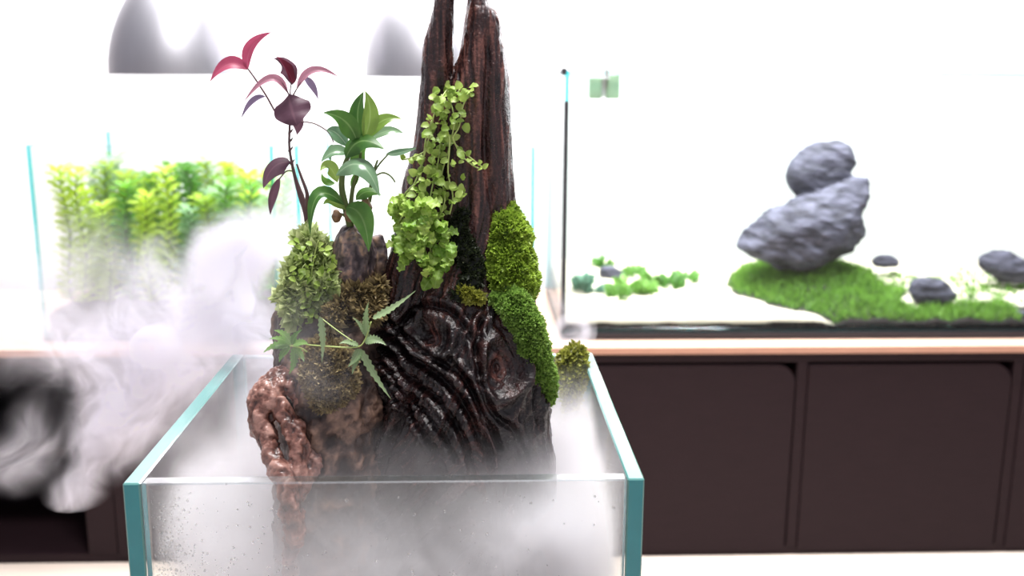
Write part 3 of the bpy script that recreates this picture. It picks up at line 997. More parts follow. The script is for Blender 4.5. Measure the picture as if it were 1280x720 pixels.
lp = thing('ruffled_plant', onwood(525, 330), 'bright green ruffled leaf plant hanging below the small leaved creeper', 'plant')
for s_ in ([(520, 262), (515, 285), (508, 310)], [(528, 265), (535, 292), (540, 325)], [(535, 268), (548, 290), (556, 312)], [(515, 262), (502, 272), (494, 290)]):
    Vt, Ft = tube([Vector(q) for q in smooth_path([onwood(x, y, .007, .672) for x, y in s_], 5)], .0006, 6)
    mo('stem', Vt, Ft, MT['creepstem'], lp)
poly = [(487, 262), (500, 250), (540, 254), (556, 280), (569, 312), (566, 332), (552, 340), (545, 356), (536, 356), (528, 338), (508, 330), (492, 312), (486, 285)]
for i, (x, y) in enumerate(inpoly(poly, 125)):
    p = onwood(x, y - 6, .008 + .010 * rng.random(), .668)
    d = Vector((rng.normal(.1, .55), -.5, -.55 + rng.normal(0, .5)))
    put_leaf(rm[i % 3], lp, p, d, Vector((rng.normal(0, .3), -.7, .7)), .0062 + .0050 * rng.random())

# small ferns with toothed leaflets
MT['fern'] = leafmat('fern_leaf', (.10, .24, .045), (.26, .44, .12), .38, .4, True, (.40, .56, .24))
MT['fern2'] = leafmat('pale_fern_leaf', (.20, .32, .13), (.40, .54, .28), .38, .4, True, (.52, .64, .40))
Yf = .622
fr = thing('toothed_fern', P(450, 437, Yf), 'pale fern with long toothed leaflets spread over the stump foot', 'fern')
stemobj(fr, [(384, 431, Yf + .004), (410, 433, Yf), (445, 434, Yf), (456, 425, Yf), (464, 402, Yf)], [.9, .9, 1.0, .9, .8], MT['creepstem'])
stemobj(fr, [(402, 398, Yf + .012), (420, 412, Yf + .006), (440, 426, Yf)], [.8, .8, .8], MT['creepstem'])
for b, c, t, w in (((466, 398), (490, 388), (520, 363), 10), ((451, 437), (464, 466), (489, 499), 10), ((459, 422), (455, 395), (461, 377), 9), ((456, 428), (470, 420), (483, 432), 13), ((450, 436), (446, 448), (435, 459), 12),
                   ((458, 420), (452, 405), (440, 396), 7), ((452, 436), (444, 452), (440, 468), 10), ((400, 396), (406, 424), (402, 454), 9), ((448, 432), (432, 424), (424, 430), 8)):
    leaf(fr, Yf, b, c, t, w, MT['fern2'], dt=-.004, up=toward(.7, .7), fold=.12, teeth=1, n=18, shape=.55, name='leaflet')
Yf = .618
fl = thing('toothed_fern', P(366, 432, Yf), 'small green fern with fingered leaves above the twisted root', 'fern')
stemobj(fl, [(384, 440, Yf + .006), (374, 434, Yf), (362, 432, Yf)], [1, 1, .9], MT['creepstem'])
for b, c, t, w in (((364, 431), (356, 414), (342, 413), 11), ((362, 432), (344, 428), (329, 441), 12), ((363, 433), (352, 440), (349, 453), 11), ((366, 434), (372, 452), (361, 468), 11), ((366, 431), (378, 426), (386, 431), 11),
                   ((365, 430), (368, 418), (378, 412), 10), ((360, 432), (346, 434), (334, 434), 8), ((366, 434), (378, 442), (380, 452), 9), ((362, 430), (350, 420), (336, 424), 9)):
    leaf(fl, Yf, b, c, t, w, MT['fern'], dt=-.005, up=toward(.7, .7), fold=.12, teeth=1, n=14, shape=.6, name='leaflet')
# lime-leaved seedlings on the lime moss
sd = thing('lime_leaved_seedling', P(388, 360, .645), 'lime green seedling with small rounded leaves over the pale moss', 'plant')
for s_ in ([(392, 395), (388, 360), (392, 325), (398, 300)], [(396, 390), (404, 360), (412, 345)], [(384, 396), (374, 370), (372, 350)]):
    stemobj(sd, [(x, y, .648) for x, y in s_], [.8] * len(s_), MT['creepstem'])
for i in range(70):
    x = 388 + rng.normal(0, 16); y = 300 + 105 * rng.random()
    if not (358 < x < 422): continue
    put_leaf(cm[i % 3], sd, P(x, y, .648 - .006 * rng.random()), Vector((rng.normal(0, .8), -.4, rng.normal(0, .6))), toward(.7, .7), .0032 + .0028 * rng.random())

# ------------------------------------------------------------------ aquariums at the back
YT = D + .05
# planted aquarium on the left
T1 = (pxX(43, 300, YT), pxX(346, 300, YT), YT, YT + .45, ZW + .002, P(190, 182, YT).z)
tank(*T1, .006, 'planted aquarium full of yellow green leaves behind the fog', water=P(190, 202, YT).z, sill=.006)
T2 = (pxX(372, 300, YT), pxX(668, 300, YT), YT, YT + .45, ZW + .002, P(190, 182, YT).z)
tank(*T2, .006, 'small bright aquarium standing behind the driftwood stump', water=P(190, 202, YT).z, sill=.006)
# wide aquarium on the right
T3 = (pxX(703, 300, YT), pxX(703, 300, YT) + 1.32, YT, YT + .45, ZW + .002, CH - .002)
t3, t3f = tank(*T3, .008, 'wide rimless aquarium with grey stones and a green carpet', water=CH - .05, sill=.014)
x0, x1, y0, y1, z0, z1 = T3
box('corner_seal', (x0 - .0015, x0 + .009, y0 - .003, y0 - .0002, z0 + .02, P(708, 126, YT).z), MT['black'], t3, bev=.001)
MT['sand'] = plain('white_sand', (.50, .46, .37), .8, .08, 400, bump=.3)
MT['soil2'] = plain('black_aqua_soil', (.018, .014, .015), .85, .4, 240, bump=.6)
MT['bluewhite'] = plain('frosted_backing', (.90, .91, .93), .7, .01)
box('backing_sheet', (x0 + .002, x1 - .002, y1 + .0006, y1 + .0036, z0 + .01, z1), MT['bluewhite'], t3, bev=0)


def bedgrid(T, nx, ny, fn):
    gx, gy = np.meshgrid(np.linspace(T[0] + .0108, T[1] - .0108, nx), np.linspace(T[2] + .0108, T[3] - .0108, ny))
    return gx, gy, fn(gx, gy)


xs_split = P(1035, 400, YT).x


def sandz(x, y):
    n = fbm(np.stack([x.ravel() * 30, y.ravel() * 30, 0 * x.ravel()], 1)).reshape(x.shape)
    return z0 + .040 + .006 * (n - .5) + .05 * ((y - y0) / .45) ** 1.2 - .016 * sstep(xs_split - .03, xs_split + .03, x) * (1 - sstep(y0 + .02, y0 + .10, y))


g = bedgrid(T3, 150, 50, sandz)
tag(bed('sand_bed', *g, z0 + .0235, MT['sand'], org=((x0 + x1) / 2, y0, z0)), 'white sand slope in the wide stone aquarium', 'sand', kind='stuff')


def hill(x, y):
    """carpet mound around the stone"""
    cx = P(1010, 330, YT + .2).x
    n = fbm(np.stack([x.ravel() * 22, y.ravel() * 22, 3 + 0 * x.ravel()], 1)).reshape(x.shape)
    m = np.exp(-((x - cx - .02) / .13) ** 2 - ((y - (YT + .22)) / .13) ** 2)
    r = sstep(cx - .02, cx + .10, x + .35 * (YT + .2 - y) * 0) * (1 - .55 * sstep(YT + .1, YT + .4, y))
    fr_ = sstep(cx - .02, cx + .05, x) * (1 - sstep(YT + .05, YT + .12, y))
    return .072 * m + .018 * fr_ + .014 * r * (n > .5) * (n - .3) + .012 * (n - .55)


g = bedgrid(T3, 170, 60, lambda x, y: sandz(x, y) - .010 + hill(x, y))
# the soil mound: shown where it rises through the sand
gx, gy, gz = g
gz = np.maximum(gz, z0 + .024)
tag(bed('soil_mound', gx, gy, gz, z0 + .0235, MT['soil2'], org=((x0 + x1) / 2, y0, z0)), 'black soil mound under the green carpet of the wide aquarium', 'soil', kind='stuff')
sz = sandz(gx, gy)
msk = (gz - sz) > .0015
ii = np.argwhere(msk)
cv, cf = [], []
tone = []
for _ in range(15000):
    j, i = ii[rng.integers(0, len(ii))]
    x = gx[j, i] + (rng.random() - .5) * .008; y = gy[j, i] + (rng.random() - .5) * .008; z = gz[j, i] - .001
    if y < y0 + .0125 or x > x1 - .013 or x < x0 + .013 or x > x0 + .98: continue
    L = .009 + .017 * rng.random(); a = rng.random() * 6.28
    d = Vector((rng.normal(0, .45), rng.normal(0, .4), 1)).normalized(); sdv = Vector((math.cos(a), math.sin(a), 0)) * .0022
    p = Vector((x, y, z)); k = len(cv)
    cv += [p - sdv, p + sdv, p + d * L]
    cf.append((k, k + 1, k + 2)); q_ = rng.random(); tone += [.15 + .2 * q_, .15 + .2 * q_, .6 + .6 * q_]
for _ in range(420):      # loose sprigs sown over the sand to the right of the mound
    cx_ = xs_split + .05 + .62 * rng.random(); cy_ = y0 + .03 + .32 * rng.random()
    if vnoise(np.array([[cx_ * 16, cy_ * 16, 2.0]]))[0] < .5: continue
    zz = sandz(np.array([[cx_]]), np.array([[cy_]]))[0, 0]
    for b_ in range(int(6 + 10 * rng.random())):
        p = Vector((cx_ + rng.normal(0, .006), cy_ + rng.normal(0, .006), zz - .001)); a = rng.random() * 6.28
        d = Vector((rng.normal(0, .6), rng.normal(0, .5), 1)).normalized(); L = .006 + .012 * rng.random(); sdv = Vector((math.cos(a), math.sin(a), 0)) * .0022
        k = len(cv); cv += [p - sdv, p + sdv, p + d * L]; cf.append((k, k + 1, k + 2)); q_ = rng.random(); tone += [.2 + .2 * q_, .2 + .2 * q_, .6 + .6 * q_]
MT['carpet'] = mossmat('carpet_plant', (.02, .09, .012), (.24, .48, .06), 60)
cg = mo('carpet_grass', cv, cf, MT['carpet'], org=((x0 + x1) / 2, y0, z0))
attr(cg, 'tone', tone)
tag(cg, 'green carpet grass around the stones of the wide aquarium', 'grass', kind='stuff')


def zbed(X, Y):
    a = np.array([[X]]); b = np.array([[Y]])
    s1 = sandz(a, b)[0, 0]
    return max(s1, s1 - .010 + hill(a, b)[0, 0])


# stones
MT['stone'] = None


def stonemat():
    m, nt, b, out = mat('seiryu_stone')
    tc = nd(nt, 'ShaderNodeTexCoord'); mp = nd(nt, 'ShaderNodeMapping'); mp.inputs['Rotation'].default_value = (0, -.5, 0); mp.inputs['Scale'].default_value = (1, 1, 4)
    nz = nd(nt, 'ShaderNodeTexNoise'); nz.inputs['Scale'].default_value = 22; nz.inputs['Detail'].default_value = 8
    nt.links.new(tc.outputs['Object'], mp.inputs[0]); nt.links.new(mp.outputs[0], nz.inputs['Vector'])
    cr = nd(nt, 'ShaderNodeValToRGB')
    cr.color_ramp.elements[0].color = (.012, .012, .022, 1); cr.color_ramp.elements[0].position = .38
    cr.color_ramp.elements[1].color = (.085, .085, .125, 1); cr.color_ramp.elements[1].position = .66
    nt.links.new(nz.outputs['Fac'], cr.inputs[0]); nt.links.new(cr.outputs[0], b.inputs['Base Color'])
    b.inputs['Roughness'].default_value = .8
    bp = nd(nt, 'ShaderNodeBump'); bp.inputs['Distance'].default_value = .006; nt.links.new(nz.outputs['Fac'], bp.inputs['Height']); nt.links.new(bp.outputs[0], b.inputs['Normal'])
    return m


MT['stone'] = stonemat()


def stone(name, rows, label, Y, amp=.012):
    V, N, Fs = remesh([rows_shell([(r[0], r[1], r[2], Y + (r[4] if len(r) > 4 else 0), r[3]) for r in rows])], .004, 1)
    q = V.copy(); c, s_ = math.cos(.5), math.sin(.5)
    q2 = np.stack([q[:, 0] * c - q[:, 2] * s_, q[:, 1], q[:, 0] * s_ + q[:, 2] * c], 1)
    c0 = (V.max(0) + V.min(0)) / 2; rd = (V.max(0) - V.min(0)) / 2
    p = (V - c0) / rd
    rs = np.random.default_rng(len(label) * 7 + int(rows[0][1]))
    for _ in range(26):
        n_ = rs.normal(0, 1, 3); n_[1] -= .5; n_ /= np.linalg.norm(n_)
        sup = (p @ n_).max() * (.87 + .12 * rs.random())
        p = p - np.maximum(0, p @ n_ - sup)[:, None] * n_
    V = c0 + p * rd
    h = ridge(q2 * np.array([9, 14, 60]), 3) - .6 + .6 * (fbm(V * 45, 4) - .5)
    V = V + N * (amp * h)[:, None]
    o = mo(name, V, Fs, MT['stone'], org=tuple(V.mean(0)))
    return tag(o, label, 'stone')


YR = YT + .20
stone('stone', [(222, 1062, 1084, .02, .02), (232, 1035, 1087, .04, .015), (245, 1005, 1086, .055, .01), (260, 968, 1080, .07), (275, 948, 1078, .08), (290, 930, 1080, .085), (305, 922, 1078, .085), (316, 930, 1058, .08), (326, 958, 1030, .07), (334, 970, 1014, .05)],
      'big grey layered stone leaning on the green carpet mound', YR)
stone('stone', [(177, 1022, 1052, .012), (184, 1008, 1066, .025), (194, 996, 1071, .035), (205, 988, 1070, .04), (214, 984, 1064, .045), (226, 984, 1066, .045), (240, 992, 1064, .04), (252, 1002, 1058, .03)],
      'smaller jagged grey stone perched on top of the big stone', YR + .05, .010)
YQ = YT + .10
stone('stone', [(346, 1146, 1168, .012), (354, 1138, 1186, .02), (364, 1136, 1194, .025), (374, 1140, 1192, .025), (382, 1150, 1186, .02)], 'low broken grey stone lying in the carpet grass', YQ, .010)
stone('stone', [(314, 1240, 1262, .012), (322, 1226, 1278, .02), (332, 1224, 1290, .03), (344, 1240, 1300, .03), (352, 1250, 1300, .02)], 'grey stone at the back of the carpet beside the low broken stone', YT + .22, .010)
stone('stone', [(388, 1268, 1280, .01), (396, 1262, 1300, .015), (406, 1262, 1310, .015)], 'little grey stone against the front glass of the wide aquarium', YT + .035, .005)
stone('stone', [(332, 752, 768, .01), (340, 748, 780, .015), (348, 750, 782, .015), (354, 758, 776, .01)], 'small dark stone among leafy plants on the white sand', YT + .30, .006)
stone('stone', [(318, 1098, 1112, .008), (326, 1088, 1124, .012), (334, 1092, 1120, .010)], 'small grey stone lying on the slope behind the big layered stone', YT + .30, .006)

# small leafy plants on the sand, each a thing
MT['tuft'] = leafmat('tuft_leaf', (.05, .17, .02), (.17, .36, .06), .4, .5, False)
MT['tuft2'] = leafmat('teal_tuft_leaf', (.05, .15, .10), (.14, .28, .20), .4, .5, False)


def tuft(px, py, r, Y, m, label, cat='plant', group=None, n=46, up=1.0, name='aquatic_plant', L=.026, base=None):
    c = P(px, py, Y)
    V, Fc, UV = [], [], []
    for i in range(n):
        a = rng.random() * 6.28; q = math.sqrt(rng.random()) * r
        d = Vector((math.cos(a) * .6, math.sin(a) * .6, up * (.4 + .6 * rng.random()))).normalized()
        b0 = c + Vector((math.cos(a) * q * .6, math.sin(a) * q * .6, r * (rng.random() - .3) * up))
        l = L * (.6 + .8 * rng.random())
        v_, f_, u_ = leaf_geo(b0, b0 + d * l * .5 + Vector((0, 0, l * .2)), b0 + d * l, l * .55, Vector((rng.normal(0, .3), -.6, .8)), n=4)
        k = len(V); V += v_; UV += u_; Fc += [tuple(j + k for j in f) for f in f_]
    # little stalk down to the bed
    zb = base if base is not None else c.z - r
    t = thing(name, (c.x, c.y, zb), label, cat, group)
    mo('foliage', V, Fc, m, t, uv=UV)
    Vt, Ft = tube([Vector((c.x, c.y, zb)), Vector((c.x + .003, c.y, (zb + c.z) / 2)), c], [.003, .0025, .002], 6)
    mo('stalk', Vt, Ft, MT['gstem'], t)
    return t


grp = 'little plants on the white sand'
for (px, py, r) in ((752, 340, .016), (795, 354, .018), (818, 361, .018), (838, 366, .022), (855, 360, .018), (785, 372, .022), (772, 378, .018), (806, 374, .016)):
    Yt_ = YT + .20 + .006 * (372 - py)
    X = P(px, py, Yt_).x
    tuft(px, py, r * 1.5, Yt_, MT['tuft'], 'small light green plant rooted in the white sand', 'plant', grp, base=zbed(X, Yt_) - .004)
for (px, py, r) in ((728, 364, .022), (742, 374, .018)):
    Yt_ = YT + .2
    tuft(px, py, r, Yt_, MT['tuft2'], 'pale teal plant on the white sand by the aquarium corner', 'plant', 'pale teal plants by the corner', base=zbed(P(px, py, Yt_).x, Yt_) - .004)

# plants of the left aquarium
MT['st1'] = leafmat('lime_stem_plant_leaf', (.28, .46, .02), (.62, .78, .08), .5, .5, False)
MT['st2'] = leafmat('green_stem_plant_leaf', (.08, .28, .02), (.26, .54, .05), .45, .5, False)
MT['st3'] = leafmat('mint_stem_plant_leaf', (.30, .50, .28), (.55, .72, .46), .5, .5, False)
tx0, tx1, ty0, ty1, tz0, tz1 = T1
zs1 = tz0 + .05
gx, gy = np.meshgrid(np.linspace(tx0 + .0108, tx1 - .0108, 40), np.linspace(ty0 + .0108, ty1 - .0108, 40))
tag(bed('soil_bed', gx, gy, zs1 + 0 * gx + .008 * fbm(np.stack([gx.ravel() * 30, gy.ravel() * 30, 0 * gx.ravel()], 1)).reshape(gx.shape), tz0 + .017, MT['soil2'], org=(tx0, ty0, tz0)), 'dark soil bed under the plants of the leafy aquarium', 'soil', kind='stuff')
labs = ['lime yellow stem plant crowding the leafy aquarium', 'fresh green stem plant crowding the leafy aquarium', 'pale mint stem plant crowding the leafy aquarium']
k = 0
wtop = P(190, 204, YT).z
for row in range(4):
    for i in range(10):
        X = tx0 + .035 + (tx1 - tx0 - .07) * (i + .5 * (row % 2) * .9) / 9.6
        Yp = ty0 + .05 + .10 * row + .012 * rng.normal()
        X = min(max(X, tx0 + .04), tx1 - .04)
        kind = int(rng.choice([0, 0, 1, 2], p=[.32, .18, .30, .20]))
        top = wtop - .015 - (.10 * rng.random() if row < 2 else .05 * rng.random())
        t = thing('stem_plant', (X, Yp, zs1), labs[kind], 'plant', 'stem plants of the leafy aquarium')
        m = MT[('st1', 'st2', 'st3')[kind]]
        V, Fc, UV = [], [], []
        nst = int(26 + 10 * rng.random())
        for s_ in range(nst):
            z = zs1 + .02 + (top - zs1 - .02) * (s_ / (nst - 1))
            for q in range(3):
                a = s_ * 1.1 + q * 2.09
                l = .024 + .016 * rng.random()
                b0 = Vector((X + .006 * math.sin(z * 30 + i), Yp, z))
                d = Vector((math.cos(a), math.sin(a), .35))
                v_, f_, u_ = leaf_geo(b0, b0 + d * l * .6 + Vector((0, 0, .004)), b0 + d * l, l * .5, Vector((rng.normal(0, .3), -.3, 1)), n=3)
                o_ = len(V); V += v_; UV += u_; Fc += [tuple(j + o_ for j in f) for f in f_]
        V = [Vector((min(max(v_.x, tx0 + .012), tx1 - .012), min(max(v_.y, ty0 + .012), ty1 - .012), v_.z)) for v_ in V]
        mo('foliage', V, Fc, m, t, uv=UV)
        Vt, Ft = tube([Vector((X + .006 * math.sin(z_ * 30 + i), Yp, z_)) for z_ in np.linspace(zs1 - .003, top, 8)], .0018, 6)
        mo('stem', Vt, Ft, MT['gstem'], t)
# sand in the tank behind the stump
ux0, ux1, uy0, uy1, uz0, uz1 = T2
gx, gy = np.meshgrid(np.linspace(ux0 + .0108, ux1 - .0108, 30), np.linspace(uy0 + .0108, uy1 - .0108, 30))
tag(bed('sand_bed', gx, gy, uz0 + .05 + .01 * fbm(np.stack([gx.ravel() * 30, gy.ravel() * 30, 0 * gx.ravel()], 1)).reshape(gx.shape), uz0 + .017, MT['sand'], org=(ux0, uy0, uz0)), 'pale sand bed in the aquarium behind the stump', 'sand', kind='stuff')

# ------------------------------------------------------------------ lamps
MT['bulb'] = emit('lit_lamp', (1, .985, .96), 45)
MT['bulb2'] = emit('lit_led_panel', (.98, .99, 1), 52)


def lathe(prof, c, n=48):
    V, Fc = [], []
    for (r, z) in prof:
        for k in range(n):
            q = 2 * math.pi * k / n
            V.append((c[0] + r * math.cos(q), c[1] + r * math.sin(q), c[2] + z))
    for i in range(len(prof) - 1):
        for k in range(n):
            k2 = (k + 1) % n
            Fc.append((i * n + k, i * n + k2, (i + 1) * n + k2, (i + 1) * n + k))
    return V, Fc


def pendant(pxc, pyb, halfpx, label, Y):
    c = P(pxc, pyb, Y); R = halfpx * mpp(Y)
    t = thing('pendant_lamp', c, label, 'lamp', None)
    prof = []
    H = R * 1.75
    for k in range(15):
        q = k / 14
        prof.append((R * (1 - q ** 2.1 * .80), H * q))
    inner = [(r - .0025, z + .0005) for r, z in prof][::-1]
    V, Fc = lathe(prof + [(R * .2, H + .006)], c)
    Vi, Fi = lathe(inner + [(R - .0025, 0), (R, 0)], c)
    k = len(V)
    mo('shade', V + Vi, Fc + [tuple(j + k for j in f) for f in Fi], MT['alu'], t)
    Vs, Fs = lathe([(.001, H + .075), (R * .17, H + .07), (R * .19, H + .004), (R * .2, H)], c, 24)
    so = mo('socket', Vs, Fs, MT['alu'], t)
    Vc, Fc = tube([c + Vector((0, 0, H + .07)), c + Vector((0, 0, 2.65 - c.z))], .003, 8)
    mo('cord', Vc, Fc, MT['black'], t)
    Vb, Fb = lathe([(.0005, .045), (.022, .050), (.036, .066), (.040, .085), (.034, .105), (.018, .125), (.016, H * .8)], c, 24)
    mo('bulb', Vb, Fb, MT['bulb'], so)
    return t


pendant(217, 93, 73, 'brushed metal pendant lamp above the leafy planted aquarium', YT + .22)
pendant(533, 96, 73, 'brushed metal pendant lamp partly behind the driftwood prongs', YT + .22)
lx0 = x0 + .15
lt = thing('aquarium_light', (lx0 + .45, YT + .22, CH + .33), 'slim white light bar hanging over the wide stone aquarium', 'lamp')
box('housing', (lx0, lx0 + .9, YT + .15, YT + .29, CH + .33, CH + .352), MT['white'], lt, bev=.004)
mo('led_panel', [(lx0 + .02, YT + .165, CH + .3292), (lx0 + .88, YT + .165, CH + .3292), (lx0 + .88, YT + .275, CH + .3292), (lx0 + .02, YT + .275, CH + .3292)], [(3, 2, 1, 0)], MT['bulb2'], lt, smooth=False)
for q in (.1, .8):
    Vc, Fc = tube([Vector((lx0 + q, YT + .22, CH + .352)), Vector((lx0 + q, YT + .22, 2.65))], .0012, 6)
    mo('cable', Vc, Fc, MT['black'], lt)

# small fittings on the wide aquarium
MT['greenglass'] = plain('green_tinted_plastic', (.22, .34, .22), .3, .25, 60)
hb = thing('hanging_feeder', P(755, 124, YT + .03), 'small green tinted box clipped inside the wide aquarium wall', 'feeder')
Yh = YT + .030
a = P(736, 124, Yh); b = P(753, 96, Yh); c = P(758, 124, Yh); d = P(776, 92, Yh)
box('compartment', (a.x, b.x, Yh, Yh + .03, a.z, b.z), MT['greenglass'], hb, bev=.003)
box('compartment', (c.x, d.x, Yh, Yh + .03, c.z, d.z), MT['greenglass'], hb, bev=.003)
box('backplate', (b.x - .004, c.x + .004, Yh + .012, Yh + .018, a.z + .002, b.z), MT['white'], hb, bev=.001)
box('hook', (b.x, b.x + .012, YT + .0105, Yh + .018, b.z - .004, b.z + .002), MT['white'], hb, bev=.0008)
box('hook', (b.x, b.x + .012, YT + .0105, YT + .0135, b.z, CH + .001), MT['white'], hb, bev=.0008)
box('hook', (b.x, b.x + .012, YT - .003, YT + .0135, CH - .0008, CH + .0022), MT['white'], hb, bev=.0006)
cl = thing('rim_clip', P(697, 90, YT), 'tiny dark clip on the corner of the wide aquarium rim', 'clip')
e = P(697, 90, YT)
box('jaw', (x0 - .007, x0 + .004, YT - .004, YT + .014, CH - .012, CH + .003), MT['black'], cl, bev=.001)
box('screw', (x0 - .013, x0 - .0072, YT + .002, YT + .008, CH - .008, CH - .002), MT['alu'], cl, bev=.001)
# ------------------------------------------------------------------ fog
def fogmat(name, blobs, dens, warp, wscale, nscale, floor_, gain, power, step, rings=(), layer=None, aniso=.25, color=(.985, .975, 1.0)):
    m, nt, b, out = mat(name)
    nt.nodes.remove(b)
    L = nt.links.new
    geo = nd(nt, 'ShaderNodeNewGeometry')
    n0 = nd(nt, 'ShaderNodeTexNoise'); n0.inputs['Scale'].default_value = wscale; n0.inputs['Detail'].default_value = 1.5
    L(geo.outputs['Position'], n0.inputs['Vector'])
    sb = nd(nt, 'ShaderNodeVectorMath', operation='SUBTRACT'); sb.inputs[1].default_value = (.5, .5, .5)
    L(n0.outputs['Color'], sb.inputs[0])
    wp = nd(nt, 'ShaderNodeVectorMath', operation='MULTIPLY_ADD'); wp.inputs[1].default_value = (warp, warp, warp)
    L(sb.outputs[0], wp.inputs[0]); L(geo.outputs['Position'], wp.inputs[2])
    pos = wp.outputs[0]

    def math_(op, a, b_=None, c_=None, clamp=False):
        n = nd(nt, 'ShaderNodeMath', operation=op); n.use_clamp = clamp
        for i, x in enumerate((a, b_, c_)):
            if x is None: continue
            if isinstance(x, (int, float)): n.inputs[i].default_value = x
            else: L(x, n.inputs[i])
        return n.outputs[0]
    tot = None
    for (c, r, amp) in blobs:
        q = nd(nt, 'ShaderNodeVectorMath', operation='SUBTRACT'); q.inputs[1].default_value = c; L(pos, q.inputs[0])
        e = nd(nt, 'ShaderNodeVectorMath', operation='DIVIDE'); e.inputs[1].default_value = r; L(q.outputs[0], e.inputs[0])
        d = nd(nt, 'ShaderNodeVectorMath', operation='DOT_PRODUCT'); L(e.outputs[0], d.inputs[0]); L(e.outputs[0], d.inputs[1])
        w = math_('SUBTRACT', 1.0, d.outputs['Value'], clamp=True)
        w = math_('MULTIPLY', math_('MULTIPLY', w, w), math_('MULTIPLY', w, 1.35))
        tot = math_('MULTIPLY', w, amp) if tot is None else math_('MULTIPLY_ADD', w, amp, tot)
    n1 = nd(nt, 'ShaderNodeTexNoise'); n1.inputs['Scale'].default_value = nscale; n1.inputs['Detail'].default_value = 3; n1.inputs['Distortion'].default_value = .9
    L(pos, n1.inputs['Vector'])
    rg = math_('ABSOLUTE', math_('MULTIPLY_ADD', n1.outputs['Fac'], 2.0, -1.0))
    rg = math_('SUBTRACT', 1.0, math_('MULTIPLY', rg, 1.6), clamp=True)
    rg = math_('MULTIPLY_ADD', math_('POWER', rg, power), gain, floor_)
    if layer:
        # (z_full, z_zero, x_left, x_right, amount at left)
        sp = nd(nt, 'ShaderNodeSeparateXYZ'); L(pos, sp.inputs[0])
        def mr(i, a, b_, c_, d_):
            n = nd(nt, 'ShaderNodeMapRange'); n.interpolation_type = 'SMOOTHSTEP'
            n.inputs[1].default_value = a; n.inputs[2].default_value = b_; n.inputs[3].default_value = c_; n.inputs[4].default_value = d_
            L(sp.outputs[i], n.inputs[0]); return n.outputs[0]
        fz = mr(2, layer[0], layer[1], 1, 0)
        fx = mr(0, layer[2], layer[3], layer[4], 1)
        base_ = math_('MULTIPLY', fz, fx)
        tot = base_ if tot is None else math_('ADD', base_, tot)
    den = math_('MULTIPLY', tot, rg)
    if rings:
        sep = geo.outputs['Position']
        for (c, R, a, by, amp) in rings:
            q = nd(nt, 'ShaderNodeVectorMath', operation='SUBTRACT'); q.inputs[1].default_value = c; L(wp2(nt, L, geo, sb, .018), q.inputs[0])
            flat = nd(nt, 'ShaderNodeVectorMath', operation='MULTIPLY'); flat.inputs[1].default_value = (1, 0, 1.15); L(q.outputs[0], flat.inputs[0])
            ln = nd(nt, 'ShaderNodeVectorMath', operation='LENGTH'); L(flat.outputs[0], ln.inputs[0])
            yy = nd(nt, 'ShaderNodeVectorMath', operation='DOT_PRODUCT'); yy.inputs[1].default_value = (0, 1 / by, 0); L(q.outputs[0], yy.inputs[0])
            u_ = math_('MULTIPLY', math_('SUBTRACT', ln.outputs['Value'], R), 1 / a)
            d = math_('MULTIPLY_ADD', u_, u_, math_('MULTIPLY', yy.outputs['Value'], yy.outputs['Value']))
            w = math_('SUBTRACT', 1.0, d, clamp=True)
            den = math_('MULTIPLY_ADD', math_('MULTIPLY', w, w), amp, den)
    den = math_('MULTIPLY', den, dens)
    vs = nd(nt, 'ShaderNodeVolumePrincipled')
    vs.inputs['Color'].default_value = tuple(color) + (1,)
    vs.inputs['Anisotropy'].default_value = aniso
    L(den, vs.inputs['Density'])
    L(vs.outputs[0], out.inputs['Volume'])
    try:
        m.cycles.volume_step_rate = step
    except Exception:
        pass
    return m


def wp2(nt, L, geo, sb, k):
    n = nd(nt, 'ShaderNodeVectorMath', operation='MULTIPLY_ADD'); n.inputs[1].default_value = (k, k, k)
    L(sb.outputs[0], n.inputs[0]); L(geo.outputs['Position'], n.inputs[2])
    return n.outputs[0]


def ell(c, r, n=16, m=9):
    V = [(c[0], c[1], c[2] + r[2])]; Fc = []
    for i in range(1, m):
        a = math.pi * i / m
        for k in range(n):
            q = 2 * math.pi * k / n
            V.append((c[0] + r[0] * math.sin(a) * math.cos(q), c[1] + r[1] * math.sin(a) * math.sin(q), c[2] + r[2] * math.cos(a)))
    V.append((c[0], c[1], c[2] - r[2])); z = len(V) - 1
    for k in range(n):
        k2 = (k + 1) % n
        Fc.append((0, 1 + k, 1 + k2))
        for i in range(m - 2):
            a = 1 + i * n
            Fc.append((a + k, a + n + k, a + n + k2, a + k2))
        a = 1 + (m - 2) * n
        Fc.append((a + k, z, a + k2))
    return V, Fc


def pblob(px, py, Y, rx, ry, rz, amp):
    k = mpp(Y)
    return (tuple(P(px, py, Y)), (rx * k, rz, ry * k), amp)


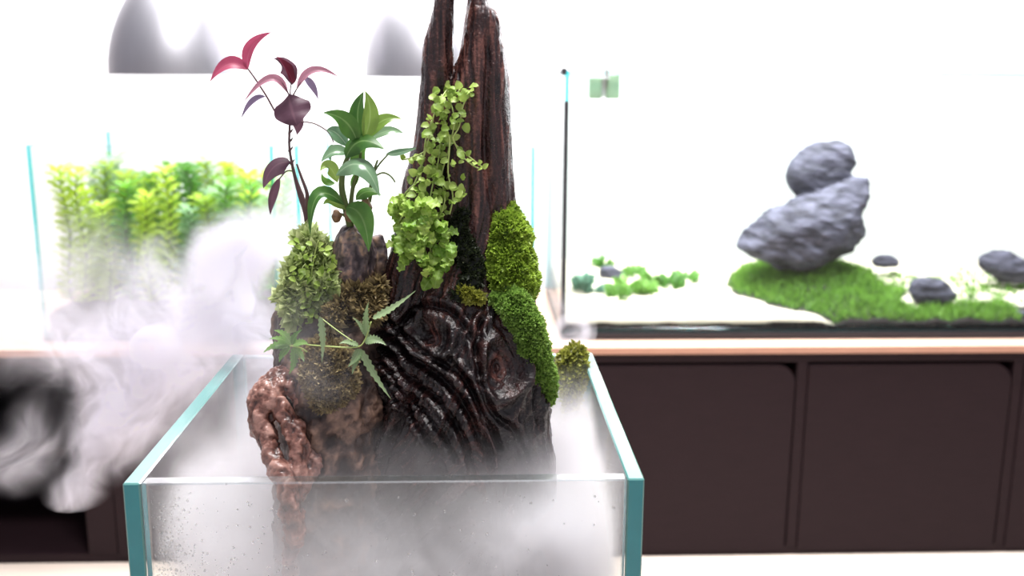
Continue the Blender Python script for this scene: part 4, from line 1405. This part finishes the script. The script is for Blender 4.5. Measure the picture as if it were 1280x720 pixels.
plume = [pblob(300, 305, .83, 85, 70, .055, 1.5), pblob(290, 400, .80, 85, 130, .06, 1.0), pblob(215, 355, .86, 110, 75, .06, .38), pblob(150, 440, .88, 140, 105, .06, .80),
         pblob(235, 440, .85, 110, 100, .06, .55), pblob(95, 335, .92, 110, 80, .05, .14), pblob(45, 410, .90, 100, 120, .05, .55), pblob(140, 510, .86, 95, 85, .05, .62), pblob(105, 560, .84, 42, 70, .03, .65),
         pblob(210, 515, .84, 95, 70, .05, .50), pblob(25, 560, .88, 70, 70, .04, .30), pblob(330, 500, .76, 75, 110, .05, .40), pblob(97, 603, .84, 50, 30, .035, 1.2),
         pblob(395, 420, .60, 120, 110, .03, .06), pblob(712, 412, .84, 34, 30, .02, .5), pblob(690, 375, .84, 30, 40, .02, .25)]
rings = [(tuple(P(196, 432, .825)), 27 * mpp(.79), 9 * mpp(.79), .02, 4.5), (tuple(P(197, 430, .825)), 11 * mpp(.79), 6 * mpp(.79), .02, 3.5),
         (tuple(P(712, 412, .84)), 18 * mpp(.84), 9 * mpp(.84), .015, 2.0)]
V, N, Fs = remesh([ell(c, [x * 1.02 + .004 for x in r]) for c, r, a in plume], .010, 1)
MT['fog1'] = fogmat('fog_plume', plume, 24.0, .085, 11, 27, .07, 3.3, 3.0, .20, rings, color=(.895, .885, .945))
tag(mo('fog_plume', V, Fs, MT['fog1'], org=tuple(P(285, 480, .80))), 'white fog plume spilling over the left wall of the glass cube', 'fog', kind='stuff')

inn = .0006
fx0, fx1, fy0, fy1 = CX0 + TH + inn, CX1 - TH - inn, CY0 + TH + .0018, CY1 - TH - inn
gx, gy = np.meshgrid(np.linspace(fx0, fx1, 24), np.linspace(fy0, fy1, 22))
gz = CZ1 + .030 + .02 * (fbm(np.stack([gx.ravel() * 18, gy.ravel() * 18, 5 + 0 * gx.ravel()], 1)).reshape(gx.shape) - .5)
MT['fog2'] = fogmat('fog_in_cube', [pblob(735, 575, .68, 85, 80, .10, 1.0), pblob(250, 640, .62, 120, 110, .08, .7), pblob(700, 680, .60, 130, 110, .05, .8)], 38.0, .06, 14, 16, .30, 1.1, 1.6, .28,
                    layer=(CZ1 - .105, CZ1 + .012, CX0 + .10, CX1 - .03, .68))
tag(bed('fog_layer', gx, gy, gz, CZ0 + .10, MT['fog2'], org=(-.05, .69, CZ0 + .1)), 'dense white fog filling the glass cube around the stump', 'fog', kind='stuff')
